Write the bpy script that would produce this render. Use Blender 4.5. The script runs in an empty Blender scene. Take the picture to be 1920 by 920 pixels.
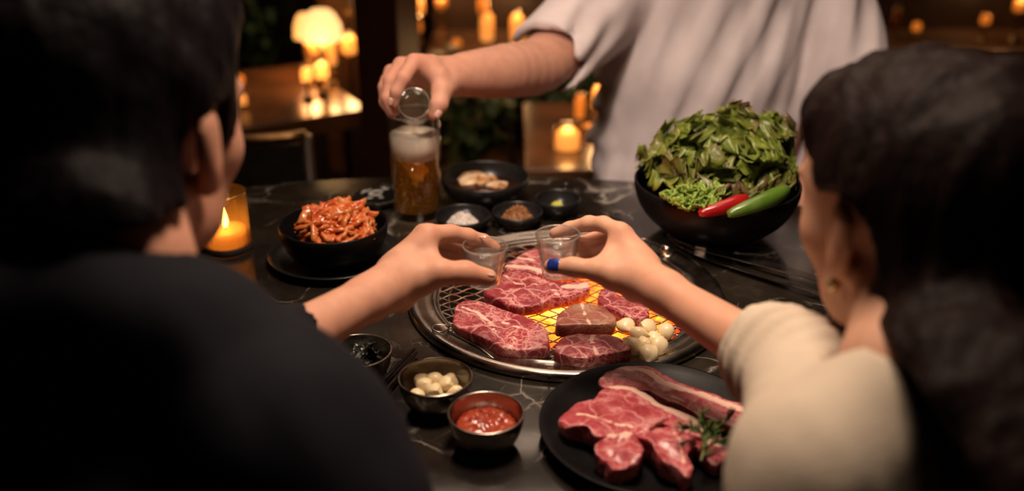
import bpy, math, random
import numpy as np
from mathutils import Vector, Matrix, Euler

# ------------------------------------------------------------------ camera
PITCH = math.radians(24.45)
FPX = 1900.0
CAM = np.array([0.0, 0.0, 1.33])
TABLE_Z = 0.75
scene = bpy.context.scene
COL = scene.collection
cam_data = bpy.data.cameras.new('camera')
cam = bpy.data.objects.new('camera', cam_data)
COL.objects.link(cam)
cam.location = CAM.tolist()
cam.rotation_euler = (math.pi / 2 - PITCH, 0, 0)
cam_data.sensor_width = 36.0
cam_data.lens = 36.0 * FPX / 1920.0
cam_data.clip_start = 0.02
cam_data.dof.use_dof = True
cam_data.dof.focus_distance = 1.15
cam_data.dof.aperture_fstop = 2.1
scene.camera = cam
# ------------------------------------------------------------------ world, light, exposure
world = bpy.data.worlds.new('world')
scene.world = world
world.use_nodes = True
world.node_tree.nodes['Background'].inputs[0].default_value = (0.55, 0.36, 0.24, 1)
world.node_tree.nodes['Background'].inputs[1].default_value = 0.02
scene.view_settings.view_transform = 'Standard'
scene.view_settings.look = 'None'
scene.view_settings.exposure = 0.0
scene.view_settings.gamma = 1.0
scene.view_settings.use_curve_mapping = False
PENDANT_AT = (0.07, 0.93, 1.80)
PENDANT_POWER = 6.4
PENDANT_COLOR = (1.0, 0.76, 0.58)
FILL_POWER = 12.0
SHIRT_FILL_POWER = 135.0
FILL_COLOR = (1.0, 0.72, 0.52)

# ------------------------------------------------------------------ helpers
SP, CP = math.sin(PITCH), math.cos(PITCH)
def Q(px, py, d):
    """world point at depth d along the view axis"""
    u, v = (px - 960) / FPX, (py - 460) / FPX
    return np.array([d * u, d * (CP - v * SP), CAM[2] - d * (SP + v * CP)])
def P(px, py, h=0.0):
    """world point at height h above the table top"""
    v = (py - 460) / FPX
    d = (CAM[2] - TABLE_Z - h) / (SP + v * CP)
    return Q(px, py, d)
def Y(px, py, y):
    """world point at world distance y"""
    v = (py - 460) / FPX
    return Q(px, py, y / (CP - v * SP))
def V(*a): return np.array(a, float)
def unit(v): v = np.asarray(v, float); return v / (np.linalg.norm(v) + 1e-12)

def thing(name, label, cat, loc=(0, 0, 0), group=None):
    o = bpy.data.objects.new(name, None)
    COL.objects.link(o)
    o.empty_display_size = 0.05
    o.location = [float(c) for c in loc]
    o['label'] = label; o['category'] = cat
    if group: o['group'] = group
    return o
def tag(o, label, cat, group=None):
    o['label'] = label; o['category'] = cat
    if group: o['group'] = group
    return o
def origin_of(o):
    p = np.zeros(3)
    while o is not None:
        p = p + np.array(o.location); o = o.parent
    return p
def make_mesh(name, vf, smooth=True):
    v, f = vf
    v = np.asarray(v, float)
    me = bpy.data.meshes.new(name)
    if isinstance(f, np.ndarray):
        n, k = f.shape
        me.vertices.add(len(v)); me.vertices.foreach_set('co', v.ravel())
        me.loops.add(n * k); me.loops.foreach_set('vertex_index', f.astype(np.int32).ravel())
        me.polygons.add(n); me.polygons.foreach_set('loop_start', np.arange(0, n * k, k, dtype=np.int32))
        me.update(calc_edges=True); me.validate()
    else:
        me.from_pydata([tuple(p) for p in v], [], [tuple(int(i) for i in q) for q in f])
    if smooth and len(me.polygons):
        me.polygons.foreach_set('use_smooth', [True] * len(me.polygons))
    me.update()
    return me
def obj(name, vf, mat, parent=None, smooth=True, world_space=True, loc=None, attr=None, bevel=0, auto=None):
    """link one mesh object; vertices in world space are moved to the parent's origin"""
    v, f = vf
    v = np.asarray(v, float)
    if parent is not None and world_space: v = v - origin_of(parent)
    elif parent is None and loc is not None and world_space: v = v - np.asarray(loc, float)
    me = make_mesh(name, (v, f), smooth)
    if attr:
        for an, vals in attr.items():
            a = me.attributes.new(an, 'FLOAT', 'POINT'); a.data.foreach_set('value', np.asarray(vals, np.float32))
    o = bpy.data.objects.new(name, me)
    COL.objects.link(o)
    if mat is not None:
        for m in (mat if isinstance(mat, (list, tuple)) else [mat]): me.materials.append(m)
    if parent is not None: o.parent = parent
    if loc is not None: o.location = [float(c) for c in loc]
    if bevel:
        m = o.modifiers.new('bevel', 'BEVEL'); m.width = bevel; m.segments = 2; m.limit_method = 'ANGLE'
    if auto is not None:
        me.set_sharp_from_angle(angle=math.radians(auto))
    return o
def struct(o):
    o['kind'] = 'structure'; return o

def join(*parts):
    vs, fs, n = [], [], 0
    for v, f in parts:
        v = np.asarray(v, float); vs.append(v)
        fs += [tuple(int(i) + n for i in q) for q in f]; n += len(v)
    return np.vstack(vs), fs
def xf(vf, loc=(0, 0, 0), rot=(0, 0, 0), s=1.0):
    M = np.array(Euler(rot).to_matrix())
    return np.asarray(vf[0], float) * s @ M.T + np.asarray(loc, float), vf[1]
def box(c, s):
    c = np.asarray(c, float); s = np.asarray(s, float) / 2
    v = [c + s * np.array([x, y, z]) for x in (-1, 1) for y in (-1, 1) for z in (-1, 1)]
    return v, [(0, 1, 3, 2), (4, 6, 7, 5), (0, 4, 5, 1), (2, 3, 7, 6), (0, 2, 6, 4), (1, 5, 7, 3)]
def lathe(prof, n=48, c=(0, 0, 0), mod=None):
    """profile [(r,z)...]; r=0 end points become poles"""
    vs, fs, rows = [], [], []
    for r, z in prof:
        if r <= 1e-7:
            rows.append([len(vs)]); vs.append((c[0], c[1], c[2] + z))
        else:
            row = []
            for i in range(n):
                a = 2 * math.pi * i / n
                rr = r if mod is None else mod(r, z, a)
                row.append(len(vs)); vs.append((c[0] + rr * math.cos(a), c[1] + rr * math.sin(a), c[2] + z))
            rows.append(row)
    for A, B in zip(rows[:-1], rows[1:]):
        if len(A) == 1 and len(B) == 1: continue
        for i in range(n):
            j = (i + 1) % n
            if len(A) == 1: fs.append((A[0], B[j], B[i]))
            elif len(B) == 1: fs.append((A[i], A[j], B[0]))
            else: fs.append((A[i], A[j], B[j], B[i]))
    return np.array(vs), fs
def tube(path, rad, n=8, cap=True):
    path = [np.asarray(p, float) for p in path]
    if not hasattr(rad, '__len__'): rad = [rad] * len(path)
    vs, fs = [], []
    t0 = unit(path[1] - path[0])
    ref = V(0, 0, 1) if abs(t0[2]) < 0.9 else V(1, 0, 0)
    u = unit(np.cross(t0, ref))
    for i, p in enumerate(path):
        t = unit(path[min(i + 1, len(path) - 1)] - path[max(i - 1, 0)])
        u = unit(u - t * np.dot(u, t)); w = np.cross(t, u)
        for k in range(n):
            a = 2 * math.pi * k / n
            vs.append(p + rad[i] * (math.cos(a) * u + math.sin(a) * w))
    for i in range(len(path) - 1):
        for k in range(n):
            j = (k + 1) % n
            fs.append((i * n + k, i * n + j, (i + 1) * n + j, (i + 1) * n + k))
    if cap:
        fs.append(tuple(range(n - 1, -1, -1))); b = (len(path) - 1) * n
        fs.append(tuple(range(b, b + n)))
    return np.array(vs), fs
def spline(pts, n, closed=False):
    pts = np.asarray(pts, float); N = len(pts); out = []
    segs = N if closed else N - 1
    for s in range(segs):
        g = lambda k: pts[(s + k) % N] if closed else pts[min(max(s + k, 0), N - 1)]
        p0, p1, p2, p3 = g(-1), g(0), g(1), g(2)
        for i in range(n):
            t = i / n
            out.append(0.5 * ((2 * p1) + (-p0 + p2) * t + (2 * p0 - 5 * p1 + 4 * p2 - p3) * t * t + (-p0 + 3 * p1 - 3 * p2 + p3) * t ** 3))
    if not closed: out.append(pts[-1])
    return np.array(out)
def wobble(p, scale, seed=0, octaves=3):
    """cheap smooth noise from rotated sines, about -1..1"""
    p = np.asarray(p, float) * scale
    rs = np.random.RandomState(seed); out = np.zeros(p.shape[:-1]); amp = 1.0; tot = 0
    for o in range(octaves):
        for k in range(3):
            d = unit(rs.randn(3)) * (1.0 + 0.35 * rs.rand()) * 2 ** o
            e = unit(rs.randn(3)) * 0.8 * 2 ** o
            out += amp * np.sin(p @ d + rs.rand() * 6.28 + 1.3 * np.sin(p @ e + rs.rand() * 6.28)) / 3 * 1.5
        tot += amp; amp *= 0.5
    return out / tot
def sheet(fn, nu, nv, th=0.001):
    """closed thin sheet from fn(u 0..1, v -1..1) arrays -> (nu,nv,3)"""
    u, v = np.meshgrid(np.linspace(0, 1, nu), np.linspace(-1, 1, nv), indexing='ij')
    p = fn(u, v)
    du = np.gradient(p, axis=0); dv = np.gradient(p, axis=1)
    nrm = np.cross(du, dv); nrm /= (np.linalg.norm(nrm, axis=2, keepdims=True) + 1e-12)
    a = (p + nrm * th / 2).reshape(-1, 3); b = (p - nrm * th / 2).reshape(-1, 3); N = nu * nv
    fs = []
    for i in range(nu - 1):
        for j in range(nv - 1):
            q = (i * nv + j, (i + 1) * nv + j, (i + 1) * nv + j + 1, i * nv + j + 1)
            fs.append(q); fs.append(tuple(N + k for k in q[::-1]))
    for i in range(nu - 1):
        for j, s in ((0, 1), (nv - 1, -1)):
            q = (i * nv + j, (i + 1) * nv + j); q = q if s > 0 else q[::-1]
            fs.append((q[1], q[0], q[0] + N, q[1] + N))
    for j in range(nv - 1):
        for i, s in ((0, -1), (nu - 1, 1)):
            q = (i * nv + j, i * nv + j + 1); q = q if s > 0 else q[::-1]
            fs.append((q[1], q[0], q[0] + N, q[1] + N))
    return np.vstack([a, b]), fs, np.concatenate([u.ravel()] * 2), np.concatenate([v.ravel()] * 2)

# ------------------------------------------------------------------ signed distance bodies
class Body:
    def __init__(self): self.prims = []; self.rs = 1.0; self.disp = None; self.pad = 0.01
    def chain(self, pts, rad, k=0.008, flat=None, cap=None, op='add', bk=None):
        """tapered tube through points; flat=(axis, factor) widens along axis; cap=cut flat at the last point"""
        self.prims.append(('c', [np.asarray(p, float) for p in pts], [r * self.rs for r in (rad if hasattr(rad, '__len__') else [rad] * len(pts))], k, flat, cap, op, bk or 0.004)); return self
    def ell(self, c, r, rot=None, k=0.01, op='add'):
        R = np.eye(3) if rot is None else np.asarray(rot, float)
        self.prims.append(('e', np.asarray(c, float), np.asarray(r, float), k, R, None, op, 0)); return self
    def bounds(self):
        lo, hi = V(9, 9, 9), V(-9, -9, -9)
        for q in self.prims:
            if q[6] != 'add': continue
            if q[0] == 'c':
                for p, r in zip(q[1], q[2]):
                    f = r * (q[4][1] if q[4] else 1); lo = np.minimum(lo, p - f); hi = np.maximum(hi, p + f)
            else:
                m = q[2].max(); lo = np.minimum(lo, q[1] - m); hi = np.maximum(hi, q[1] + m)
        return lo - self.pad, hi + self.pad
    @staticmethod
    def smin(a, b, k):
        h = np.maximum(k - np.abs(a - b), 0) / k
        return np.minimum(a, b) - h * h * k * 0.25
    def prim(self, q, p):
        if q[0] == 'e':
            l = (p - q[1]) @ q[4]
            k0 = np.linalg.norm(l / q[2], axis=1); k1 = np.linalg.norm(l / q[2] ** 2, axis=1)
            return k0 * (k0 - 1) / (k1 + 1e-9)
        pts, rad, flat = q[1], q[2], q[4]
        pp = p
        if flat:
            ax = unit(flat[0]); s = 1 / flat[1] - 1; o = pts[0]
            pp = p + np.outer((p - o) @ ax, ax) * s
            pts = [a + ax * (np.dot(a - o, ax) * s) for a in pts]
        d = None
        for a, b, ra, rb in zip(pts[:-1], pts[1:], rad[:-1], rad[1:]):
            ab = b - a; t = np.clip(((pp - a) @ ab) / (ab @ ab + 1e-12), 0, 1)
            e = np.linalg.norm(pp - a - t[:, None] * ab, axis=1) - (ra + (rb - ra) * t)
            d = e if d is None else self.smin(d, e, q[7])
        if q[5] is not None:
            n = unit(q[1][-1] - q[1][-2]) if q[5] is True else unit(q[5])
            d = np.maximum(d, (p - q[1][-1]) @ n)
        return d
    def __call__(self, p):
        d = np.full(len(p), 9.0)
        if len(getattr(self, 'boxes', ())) != len(self.prims):
            self.boxes = []
            for q in self.prims:
                if q[0] == 'c':
                    f = max(q[2]) * (q[4][1] if q[4] else 1); self.boxes.append((np.min(q[1], axis=0) - f, np.max(q[1], axis=0) + f))
                else: self.boxes.append((q[1] - q[2].max(), q[1] + q[2].max()))
        plo, phi = p.min(0), p.max(0)
        for q, (blo, bhi) in zip(self.prims, self.boxes):
            g = 0.09 if q[6] == 'add' else 0.03
            if (plo > bhi + g).any() or (phi < blo - g).any(): continue      # too far away to matter here
            e = self.prim(q, p)
            if q[6] == 'add': d = self.smin(d, e, q[3])
            else: d = -self.smin(-d, e, q[3])
        if self.disp is not None: d = d + self.disp(p)
        return d
    def mesh(self, h=0.004):
        lo, hi = self.bounds()
        return surface_net(self, lo, hi, h, self.pad)
def surface_net(fn, lo, hi, h, slack=0.0):
    B = 8
    nb = np.maximum(np.ceil((hi - lo) / (h * B)).astype(int), 1)
    N = nb * B + 1
    ci = np.stack(np.meshgrid(*[np.arange(k) for k in nb], indexing='ij'), -1).reshape(-1, 3)
    cc = lo + (ci + 0.5) * (h * B)
    cd = np.concatenate([fn(c) for c in np.array_split(cc, max(1, len(cc) // 400))])
    G = np.ones(N, np.float32)
    blk = np.where(cd.reshape(nb) < 0, -1.0, 1.0).astype(np.float32)
    G[:-1, :-1, :-1] = blk.repeat(B, 0).repeat(B, 1).repeat(B, 2)
    act = ci[np.abs(cd) < h * B * 1.15 + slack]
    off = np.stack(np.meshgrid(*[np.arange(B + 1)] * 3, indexing='ij'), -1).reshape(-1, 3)
    for g in np.array_split(act, max(1, len(act) // 24)):
        if not len(g): continue
        idx = (g[:, None, :] * B + off[None]).reshape(-1, 3)
        d = fn(lo + idx * h)
        G[idx[:, 0], idx[:, 1], idx[:, 2]] = d
    S = G < 0
    M = tuple(n - 1 for n in N)
    cnt = np.zeros(M, np.int8)
    cor = [(x, y, z) for x in (0, 1) for y in (0, 1) for z in (0, 1)]
    for x, y, z in cor: cnt += S[x:x + M[0], y:y + M[1], z:z + M[2]]
    cell = np.argwhere((cnt > 0) & (cnt < 8))
    ID = -np.ones(M, np.int64); ID[cell[:, 0], cell[:, 1], cell[:, 2]] = np.arange(len(cell))
    acc = np.zeros((len(cell), 3)); num = np.zeros(len(cell))
    for i, a in enumerate(cor):
        for b in cor[i + 1:]:
            if sum(abs(p - q) for p, q in zip(a, b)) != 1: continue
            A = cell + a; Bc = cell + b
            da = G[A[:, 0], A[:, 1], A[:, 2]]; db = G[Bc[:, 0], Bc[:, 1], Bc[:, 2]]
            m = (da < 0) != (db < 0)
            t = np.where(m, da / (da - db + 1e-12), 0)[:, None]
            acc += np.where(m[:, None], A + t * (np.array(b) - a), 0); num += m
    vs = lo + acc / np.maximum(num, 1)[:, None] * h
    fs = []
    for ax in range(3):
        o1, o2 = [(1, 2), (2, 0), (0, 1)][ax]
        sl = [slice(1, -1)] * 3; sl[ax] = slice(0, -1)
        s2 = list(sl); s2[ax] = slice(1, None)
        ch = S[tuple(sl)] != S[tuple(s2)]
        e = np.argwhere(ch)
        base = np.ones(3, int); base[ax] = 0
        e = e + base
        inside = S[e[:, 0], e[:, 1], e[:, 2]]
        q = []
        for d1, d2 in ((-1, -1), (0, -1), (0, 0), (-1, 0)):
            c = e.copy(); c[:, o1] += d1; c[:, o2] += d2
            q.append(ID[c[:, 0], c[:, 1], c[:, 2]])
        q = np.stack(q, 1)
        q[~inside] = q[~inside][:, ::-1]
        fs.append(q[(q >= 0).all(1)])
    return vs, np.vstack(fs)
def relax(vf, it=1):
    v, f = vf; v = v.copy()
    e = np.vstack([f[:, [0, 1]], f[:, [1, 2]], f[:, [2, 3]], f[:, [3, 0]]])
    for _ in range(it):
        s = np.zeros_like(v); n = np.zeros(len(v))
        np.add.at(s, e[:, 0], v[e[:, 1]]); np.add.at(n, e[:, 0], 1)
        np.add.at(s, e[:, 1], v[e[:, 0]]); np.add.at(n, e[:, 1], 1)
        v = 0.5 * v + 0.5 * s / np.maximum(n, 1)[:, None]
    return v, f
def cat(*ms):
    vs, fs, n = [], [], 0
    for v, f in ms: vs.append(v); fs.append(f + n); n += len(v)
    return np.vstack(vs), np.vstack(fs)

# ------------------------------------------------------------------ materials
class Mat:
    def __init__(self, name):
        self.m = bpy.data.materials.new(name); self.m.use_nodes = True
        self.nt = self.m.node_tree; self.n = self.nt.nodes; self.l = self.nt.links
        self.b = self.n['Principled BSDF']; self.out = self.n['Material Output']
        self.tc = self.n.new('ShaderNodeTexCoord')
    def set(self, **kw):
        names = dict(rough='Roughness', metal='Metallic', spec='Specular IOR Level', sss='Subsurface Weight', trans='Transmission Weight', ior='IOR', coat='Coat Weight', coat_rough='Coat Roughness', sheen='Sheen Weight', estr='Emission Strength', alpha='Alpha')
        for k, v in kw.items():
            if k == 'color': self.b.inputs['Base Color'].default_value = (*v, 1)
            elif k == 'ecol': self.b.inputs['Emission Color'].default_value = (*v, 1)
            elif k == 'sss_r': self.b.inputs['Subsurface Radius'].default_value = v
            elif k == 'sss_s': self.b.inputs['Subsurface Scale'].default_value = v
            else: self.b.inputs[names[k]].default_value = v
        return self
    def link(self, a, b): self.l.new(a, b)
    def coord(self, kind='Object', scale=None):
        if scale is None: return self.tc.outputs[kind]
        m = self.n.new('ShaderNodeMapping'); m.inputs['Scale'].default_value = scale
        self.link(self.tc.outputs[kind], m.inputs['Vector']); return m.outputs[0]
    def noise(self, scale, detail=3, rough=0.55, dist=0.0, vec=None):
        t = self.n.new('ShaderNodeTexNoise'); t.inputs['Scale'].default_value = scale; t.inputs['Detail'].default_value = detail
        t.inputs['Roughness'].default_value = rough; t.inputs['Distortion'].default_value = dist
        self.link(vec if vec is not None else self.coord(), t.inputs['Vector']); return t.outputs['Fac']
    def noisecol(self, scale, detail=2, vec=None):
        t = self.n.new('ShaderNodeTexNoise'); t.inputs['Scale'].default_value = scale; t.inputs['Detail'].default_value = detail
        self.link(vec if vec is not None else self.coord(), t.inputs['Vector']); return t.outputs['Color']
    def voro(self, scale, feature='DISTANCE_TO_EDGE', vec=None, rand=1.0):
        t = self.n.new('ShaderNodeTexVoronoi'); t.feature = feature; t.inputs['Scale'].default_value = scale; t.inputs['Randomness'].default_value = rand
        self.link(vec if vec is not None else self.coord(), t.inputs['Vector']); return t.outputs['Distance']
    def warp(self, scale, amount, vec=None):
        """coordinates pushed about by noise"""
        c = self.noisecol(scale, 3, vec)
        a = self.n.new('ShaderNodeVectorMath'); a.operation = 'MULTIPLY_ADD'
        a.inputs[1].default_value = (amount,) * 3
        self.link(c, a.inputs[0]); self.link(vec if vec is not None else self.coord(), a.inputs[2]); return a.outputs[0]
    def ramp(self, fac, stops):
        r = self.n.new('ShaderNodeValToRGB'); e = r.color_ramp.elements
        while len(e) < len(stops): e.new(0.5)
        for el, (p, c) in zip(e, stops):
            el.position = p; el.color = (*c, 1) if hasattr(c, '__len__') else (c, c, c, 1)
        self.link(fac, r.inputs[0]); return r.outputs['Color']
    def mix(self, fac, a, b, mode='MIX'):
        m = self.n.new('ShaderNodeMix'); m.data_type = 'RGBA'; m.blend_type = mode
        for s, val in ((m.inputs[0], fac), (m.inputs[6], a), (m.inputs[7], b)):
            if hasattr(val, 'is_output'): self.link(val, s)
            elif hasattr(val, '__len__'): s.default_value = (*val, 1)
            else: s.default_value = val
        return m.outputs[2]
    def math(self, op, a, b=0.0):
        m = self.n.new('ShaderNodeMath'); m.operation = op
        for s, val in ((m.inputs[0], a), (m.inputs[1], b)):
            if hasattr(val, 'is_output'): self.link(val, s)
            else: s.default_value = val
        return m.outputs[0]
    def attr(self, name):
        a = self.n.new('ShaderNodeAttribute'); a.attribute_name = name; return a.outputs['Fac']
    def color(self, c): self.link(c, self.b.inputs['Base Color']); return self
    def rough(self, c): self.link(c, self.b.inputs['Roughness']); return self
    def bump(self, fac, strength=0.3, dist=0.002):
        b = self.n.new('ShaderNodeBump'); b.inputs['Strength'].default_value = strength; b.inputs['Distance'].default_value = dist
        self.link(fac, b.inputs['Height']); self.link(b.outputs[0], self.b.inputs['Normal']); return self
def plain(name, c1, c2=None, rough=0.5, scale=30, bump=0.0, bscale=None, bdist=0.001, **kw):
    m = Mat(name); c2 = c2 or tuple(x * 0.75 for x in c1)
    m.color(m.ramp(m.noise(scale), [(0.3, c1), (0.7, c2)])).set(rough=rough, **kw)
    if bump: m.bump(m.noise(bscale or scale * 3, 4), bump, bdist)
    return m.m
def thin_glass(name, tint=(0.97, 0.97, 0.95), ior=1.45, rough=0.02, body=0.0, body_col=(0.8, 0.4, 0.1), edge=0.6):
    """clear glass: see-through with Fresnel reflection, optional cloudy body"""
    m = Mat(name); n = m.n
    tr = n.new('ShaderNodeBsdfTransparent'); gl = n.new('ShaderNodeBsdfGlossy'); lw = n.new('ShaderNodeLayerWeight'); lw.inputs['Blend'].default_value = 0.5
    gl.inputs['Roughness'].default_value = rough
    m.link(m.ramp(m.noise(20), [(0.2, tint), (0.9, tuple(x * 0.97 for x in tint))]), tr.inputs['Color'])
    base = tr.outputs[0]
    if body:
        tl = n.new('ShaderNodeBsdfTranslucent'); tl.inputs['Color'].default_value = (*body_col, 1)
        mb = n.new('ShaderNodeMixShader'); mb.inputs[0].default_value = body
        m.link(base, mb.inputs[1]); m.link(tl.outputs[0], mb.inputs[2]); base = mb.outputs[0]
    mx = n.new('ShaderNodeMixShader')
    m.link(m.math('ADD', m.math('MULTIPLY', m.math('POWER', lw.outputs['Facing'], 2.6), edge), (ior - 1) * 0.07), mx.inputs[0]); m.link(base, mx.inputs[1]); m.link(gl.outputs[0], mx.inputs[2])
    m.link(mx.outputs[0], m.out.inputs['Surface']); return m.m
def real_glass(name, tint=(0.98, 0.98, 0.97), ior=1.45):
    m = Mat(name); m.color(m.ramp(m.noise(15), [(0.2, tint), (0.9, tuple(x * 0.985 for x in tint))])).set(rough=0.0, trans=1.0, ior=ior); return m.m
def glow(name, col, strength, body=(0.5, 0.3, 0.15), var=0.25):
    m = Mat(name); m.set(color=body, rough=0.5, estr=strength)
    m.link(m.ramp(m.noise(12), [(0.3, tuple(c * (1 - var) for c in col)), (0.7, col)]), m.b.inputs['Emission Color']); return m.m

# ---- marble
def marble():
    m = Mat('black_marble')
    w = m.warp(4.0, 0.12); w2 = m.warp(26, 0.030, w); w3 = m.warp(60, 0.010, w2)
    ridge = lambda sc, vec, d=2.0: m.math('ABSOLUTE', m.math('SUBTRACT', m.noise(sc, d, 0.55, 0.6, vec), 0.5))
    mask = m.ramp(m.noise(5.0, 3), [(0.47, 0.0), (0.62, 1.0)]); mask2 = m.ramp(m.noise(12, 3), [(0.50, 0.0), (0.64, 1.0)])
    a = m.mix(1.0, m.ramp(ridge(4.0, w3), [(0.0, 0.95), (0.006, 0.35), (0.022, 0.0)]), mask, 'MULTIPLY')
    b = m.mix(1.0, m.ramp(m.voro(15.0, vec=w3), [(0.0, 0.8), (0.012, 0.2), (0.035, 0.0)]), mask2, 'MULTIPLY')
    c = m.mix(1.0, m.ramp(m.voro(42.0, vec=w3), [(0.0, 0.5), (0.03, 0.0)]), m.mix(1.0, mask, mask2, 'MULTIPLY'), 'MULTIPLY')
    vein = m.mix(1.0, m.mix(1.0, a, b, 'ADD'), c, 'ADD')
    base = m.ramp(m.noise(7, 6, 0.65), [(0.35, (0.008, 0.0065, 0.006)), (0.58, (0.022, 0.017, 0.012)), (0.75, (0.05, 0.04, 0.03))])
    m.color(m.mix(vein, base, (0.36, 0.32, 0.28)))
    m.rough(m.ramp(m.noise(16, 4), [(0.3, 0.10), (0.7, 0.22)])).set(spec=0.5); return m.m
M_MARBLE = marble()
M_STEEL = Mat('brushed_steel')
M_STEEL.color(M_STEEL.ramp(M_STEEL.noise(9, 4), [(0.3, (0.52, 0.47, 0.42)), (0.7, (0.36, 0.32, 0.28))])).rough(M_STEEL.ramp(M_STEEL.noise(22, 5), [(0.3, 0.17), (0.7, 0.32)])).set(metal=1.0)
M_STEEL.bump(M_STEEL.noise(160, 2), 0.06, 0.0006); M_STEEL = M_STEEL.m
M_WIRE = plain('grill_wire', (0.50, 0.45, 0.38), (0.30, 0.26, 0.22), 0.32, 60, metal=1.0)
M_IRON = plain('burnt_iron', (0.02, 0.018, 0.016), (0.05, 0.04, 0.035), 0.6, 40, 0.3, metal=0.6)
M_BLACK = plain('black_glaze', (0.010, 0.009, 0.010), (0.016, 0.015, 0.015), 0.28, 25, 0.05, 90, spec=0.5)
M_BLACKMATT = plain('black_stoneware', (0.0045, 0.004, 0.0045), (0.007, 0.0065, 0.0065), 0.42, 60, 0.08, 200, spec=0.12)
M_GLASS = thin_glass('clear_glass', (0.985, 0.985, 0.975), 1.45, 0.02, 0.0, (1, 1, 1), 0.45)
M_RGLASS = thin_glass('shot_glass_clear', (0.96, 0.96, 0.95), 1.6, 0.04, 0.06, (0.95, 0.9, 0.86), 0.9)  # faint whitish body puts the wall highlights into the glass
M_RIMGLINT = thin_glass('glass_edge_glint', (0.9, 0.9, 0.88), 2.0, 0.08, 0.42, (1.0, 0.95, 0.9), 0.8)  # whitish body paints edge highlights onto glass rims and feet
M_WATER = thin_glass('clear_spirit', (0.97, 0.96, 0.95), 1.9, 0.02, 0.08, (0.95, 0.9, 0.86), 0.6)  # whitish body stands for pale reflections on the spirit
M_WOODDARK = plain('dark_wood', (0.045, 0.020, 0.010), (0.020, 0.009, 0.005), 0.4, 12, 0.2, 80)
M_WOODWARM = plain('warm_wood', (0.16, 0.075, 0.03), (0.07, 0.03, 0.013), 0.35, 9, 0.2, 70)

# ------------------------------------------------------------------ the setting
M_FLOOR = plain('floor_boards', (0.055, 0.030, 0.016), (0.025, 0.013, 0.008), 0.45, 3, 0.2, 30)
M_WALL = plain('plaster_wall', (0.20, 0.115, 0.055), (0.10, 0.055, 0.028), 0.8, 1.5, 0.2, 20)
M_WALLDARK = plain('dark_wall', (0.05, 0.03, 0.02), (0.03, 0.018, 0.012), 0.8, 2, 0.2, 20)
struct(obj('floor', box((0, 1.3, -0.05), (7.2, 7.6, 0.1)), M_FLOOR))
struct(obj('ceiling', box((0, 1.3, 2.75), (7.2, 7.6, 0.1)), M_WALLDARK))
struct(obj('wall_back', box((0, 5.05, 1.35), (7.2, 0.1, 2.7)), M_WALL))
struct(obj('wall_left', box((-3.55, 1.3, 1.35), (0.1, 7.4, 2.7)), M_WALLDARK))
struct(obj('wall_right', box((3.55, 1.3, 1.35), (0.1, 7.4, 2.7)), M_WALLDARK))
struct(obj('wall_front', box((0, -2.45, 1.35), (7.2, 0.1, 2.7)), M_WALLDARK))

# ------------------------------------------------------------------ table
GC = V(0.068, 1.117, TABLE_Z)          # grill centre
GR = 0.195
TC, TA, TB, TN = V(-0.07, 1.115), 0.66, 0.435, 2.3
def table_radius(a, c):
    d = V(math.cos(a), math.sin(a)); lo, hi = 0.0, 1.5
    for _ in range(40):
        t = (lo + hi) / 2; q = c + d * t - TC
        if abs(q[0] / TA) ** TN + abs(q[1] / TB) ** TN < 1: lo = t
        else: hi = t
    return lo
def table_top():
    n = 128; vs, fs, rows = [], [], []
    prof = [('in', 0, -0.03), ('in', 0, 0.0), ('mid', 0.4, 0), ('out', -0.003, 0.0), ('out', -0.0008, -0.0008), ('out', 0, -0.003), ('out', 0, -0.027), ('out', -0.003, -0.03), ('mid', 0.4, -0.03)]
    for kind, off, z in prof:
        row = []
        for i in range(n):
            a = 2 * math.pi * i / n; ro = table_radius(a, GC[:2]); ri = 0.170
            r = ri if kind == 'in' else ro + off if kind == 'out' else ri + (ro - ri) * off
            row.append(len(vs)); vs.append((GC[0] + r * math.cos(a), GC[1] + r * math.sin(a), TABLE_Z + z))
        rows.append(row)
    rows.append(rows[0])
    for A, B in zip(rows[:-1], rows[1:]):
        for i in range(n):
            j = (i + 1) % n; fs.append((A[j], A[i], B[i], B[j]))
    return vs, [f[::-1] for f in fs]
tb = thing('dining_table', 'dark marble dining table with white veins and rounded ends, set for barbecue', 'table', (TC[0], TC[1], 0))
obj('table_top', table_top(), M_MARBLE, tb, auto=50)
obj('table_apron', lathe([(0.30, 0.60), (0.31, 0.60), (0.31, 0.722), (0.30, 0.722), (0.30, 0.60)], 40, (GC[0] - 0.06, GC[1], 0)), M_IRON, tb, auto=40)
for sx in (-1, 1):
    obj('pedestal', lathe([(0, 0.02), (0.035, 0.02), (0.035, 0.7), (0, 0.7)], 24, (TC[0] + sx * 0.30, TC[1], 0)), M_IRON, tb, auto=40)
    obj('foot', lathe([(0, 0), (0.17, 0), (0.17, 0.012), (0.05, 0.03), (0, 0.03)], 32, (TC[0] + sx * 0.30, TC[1], 0)), M_IRON, tb, auto=40)

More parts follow.
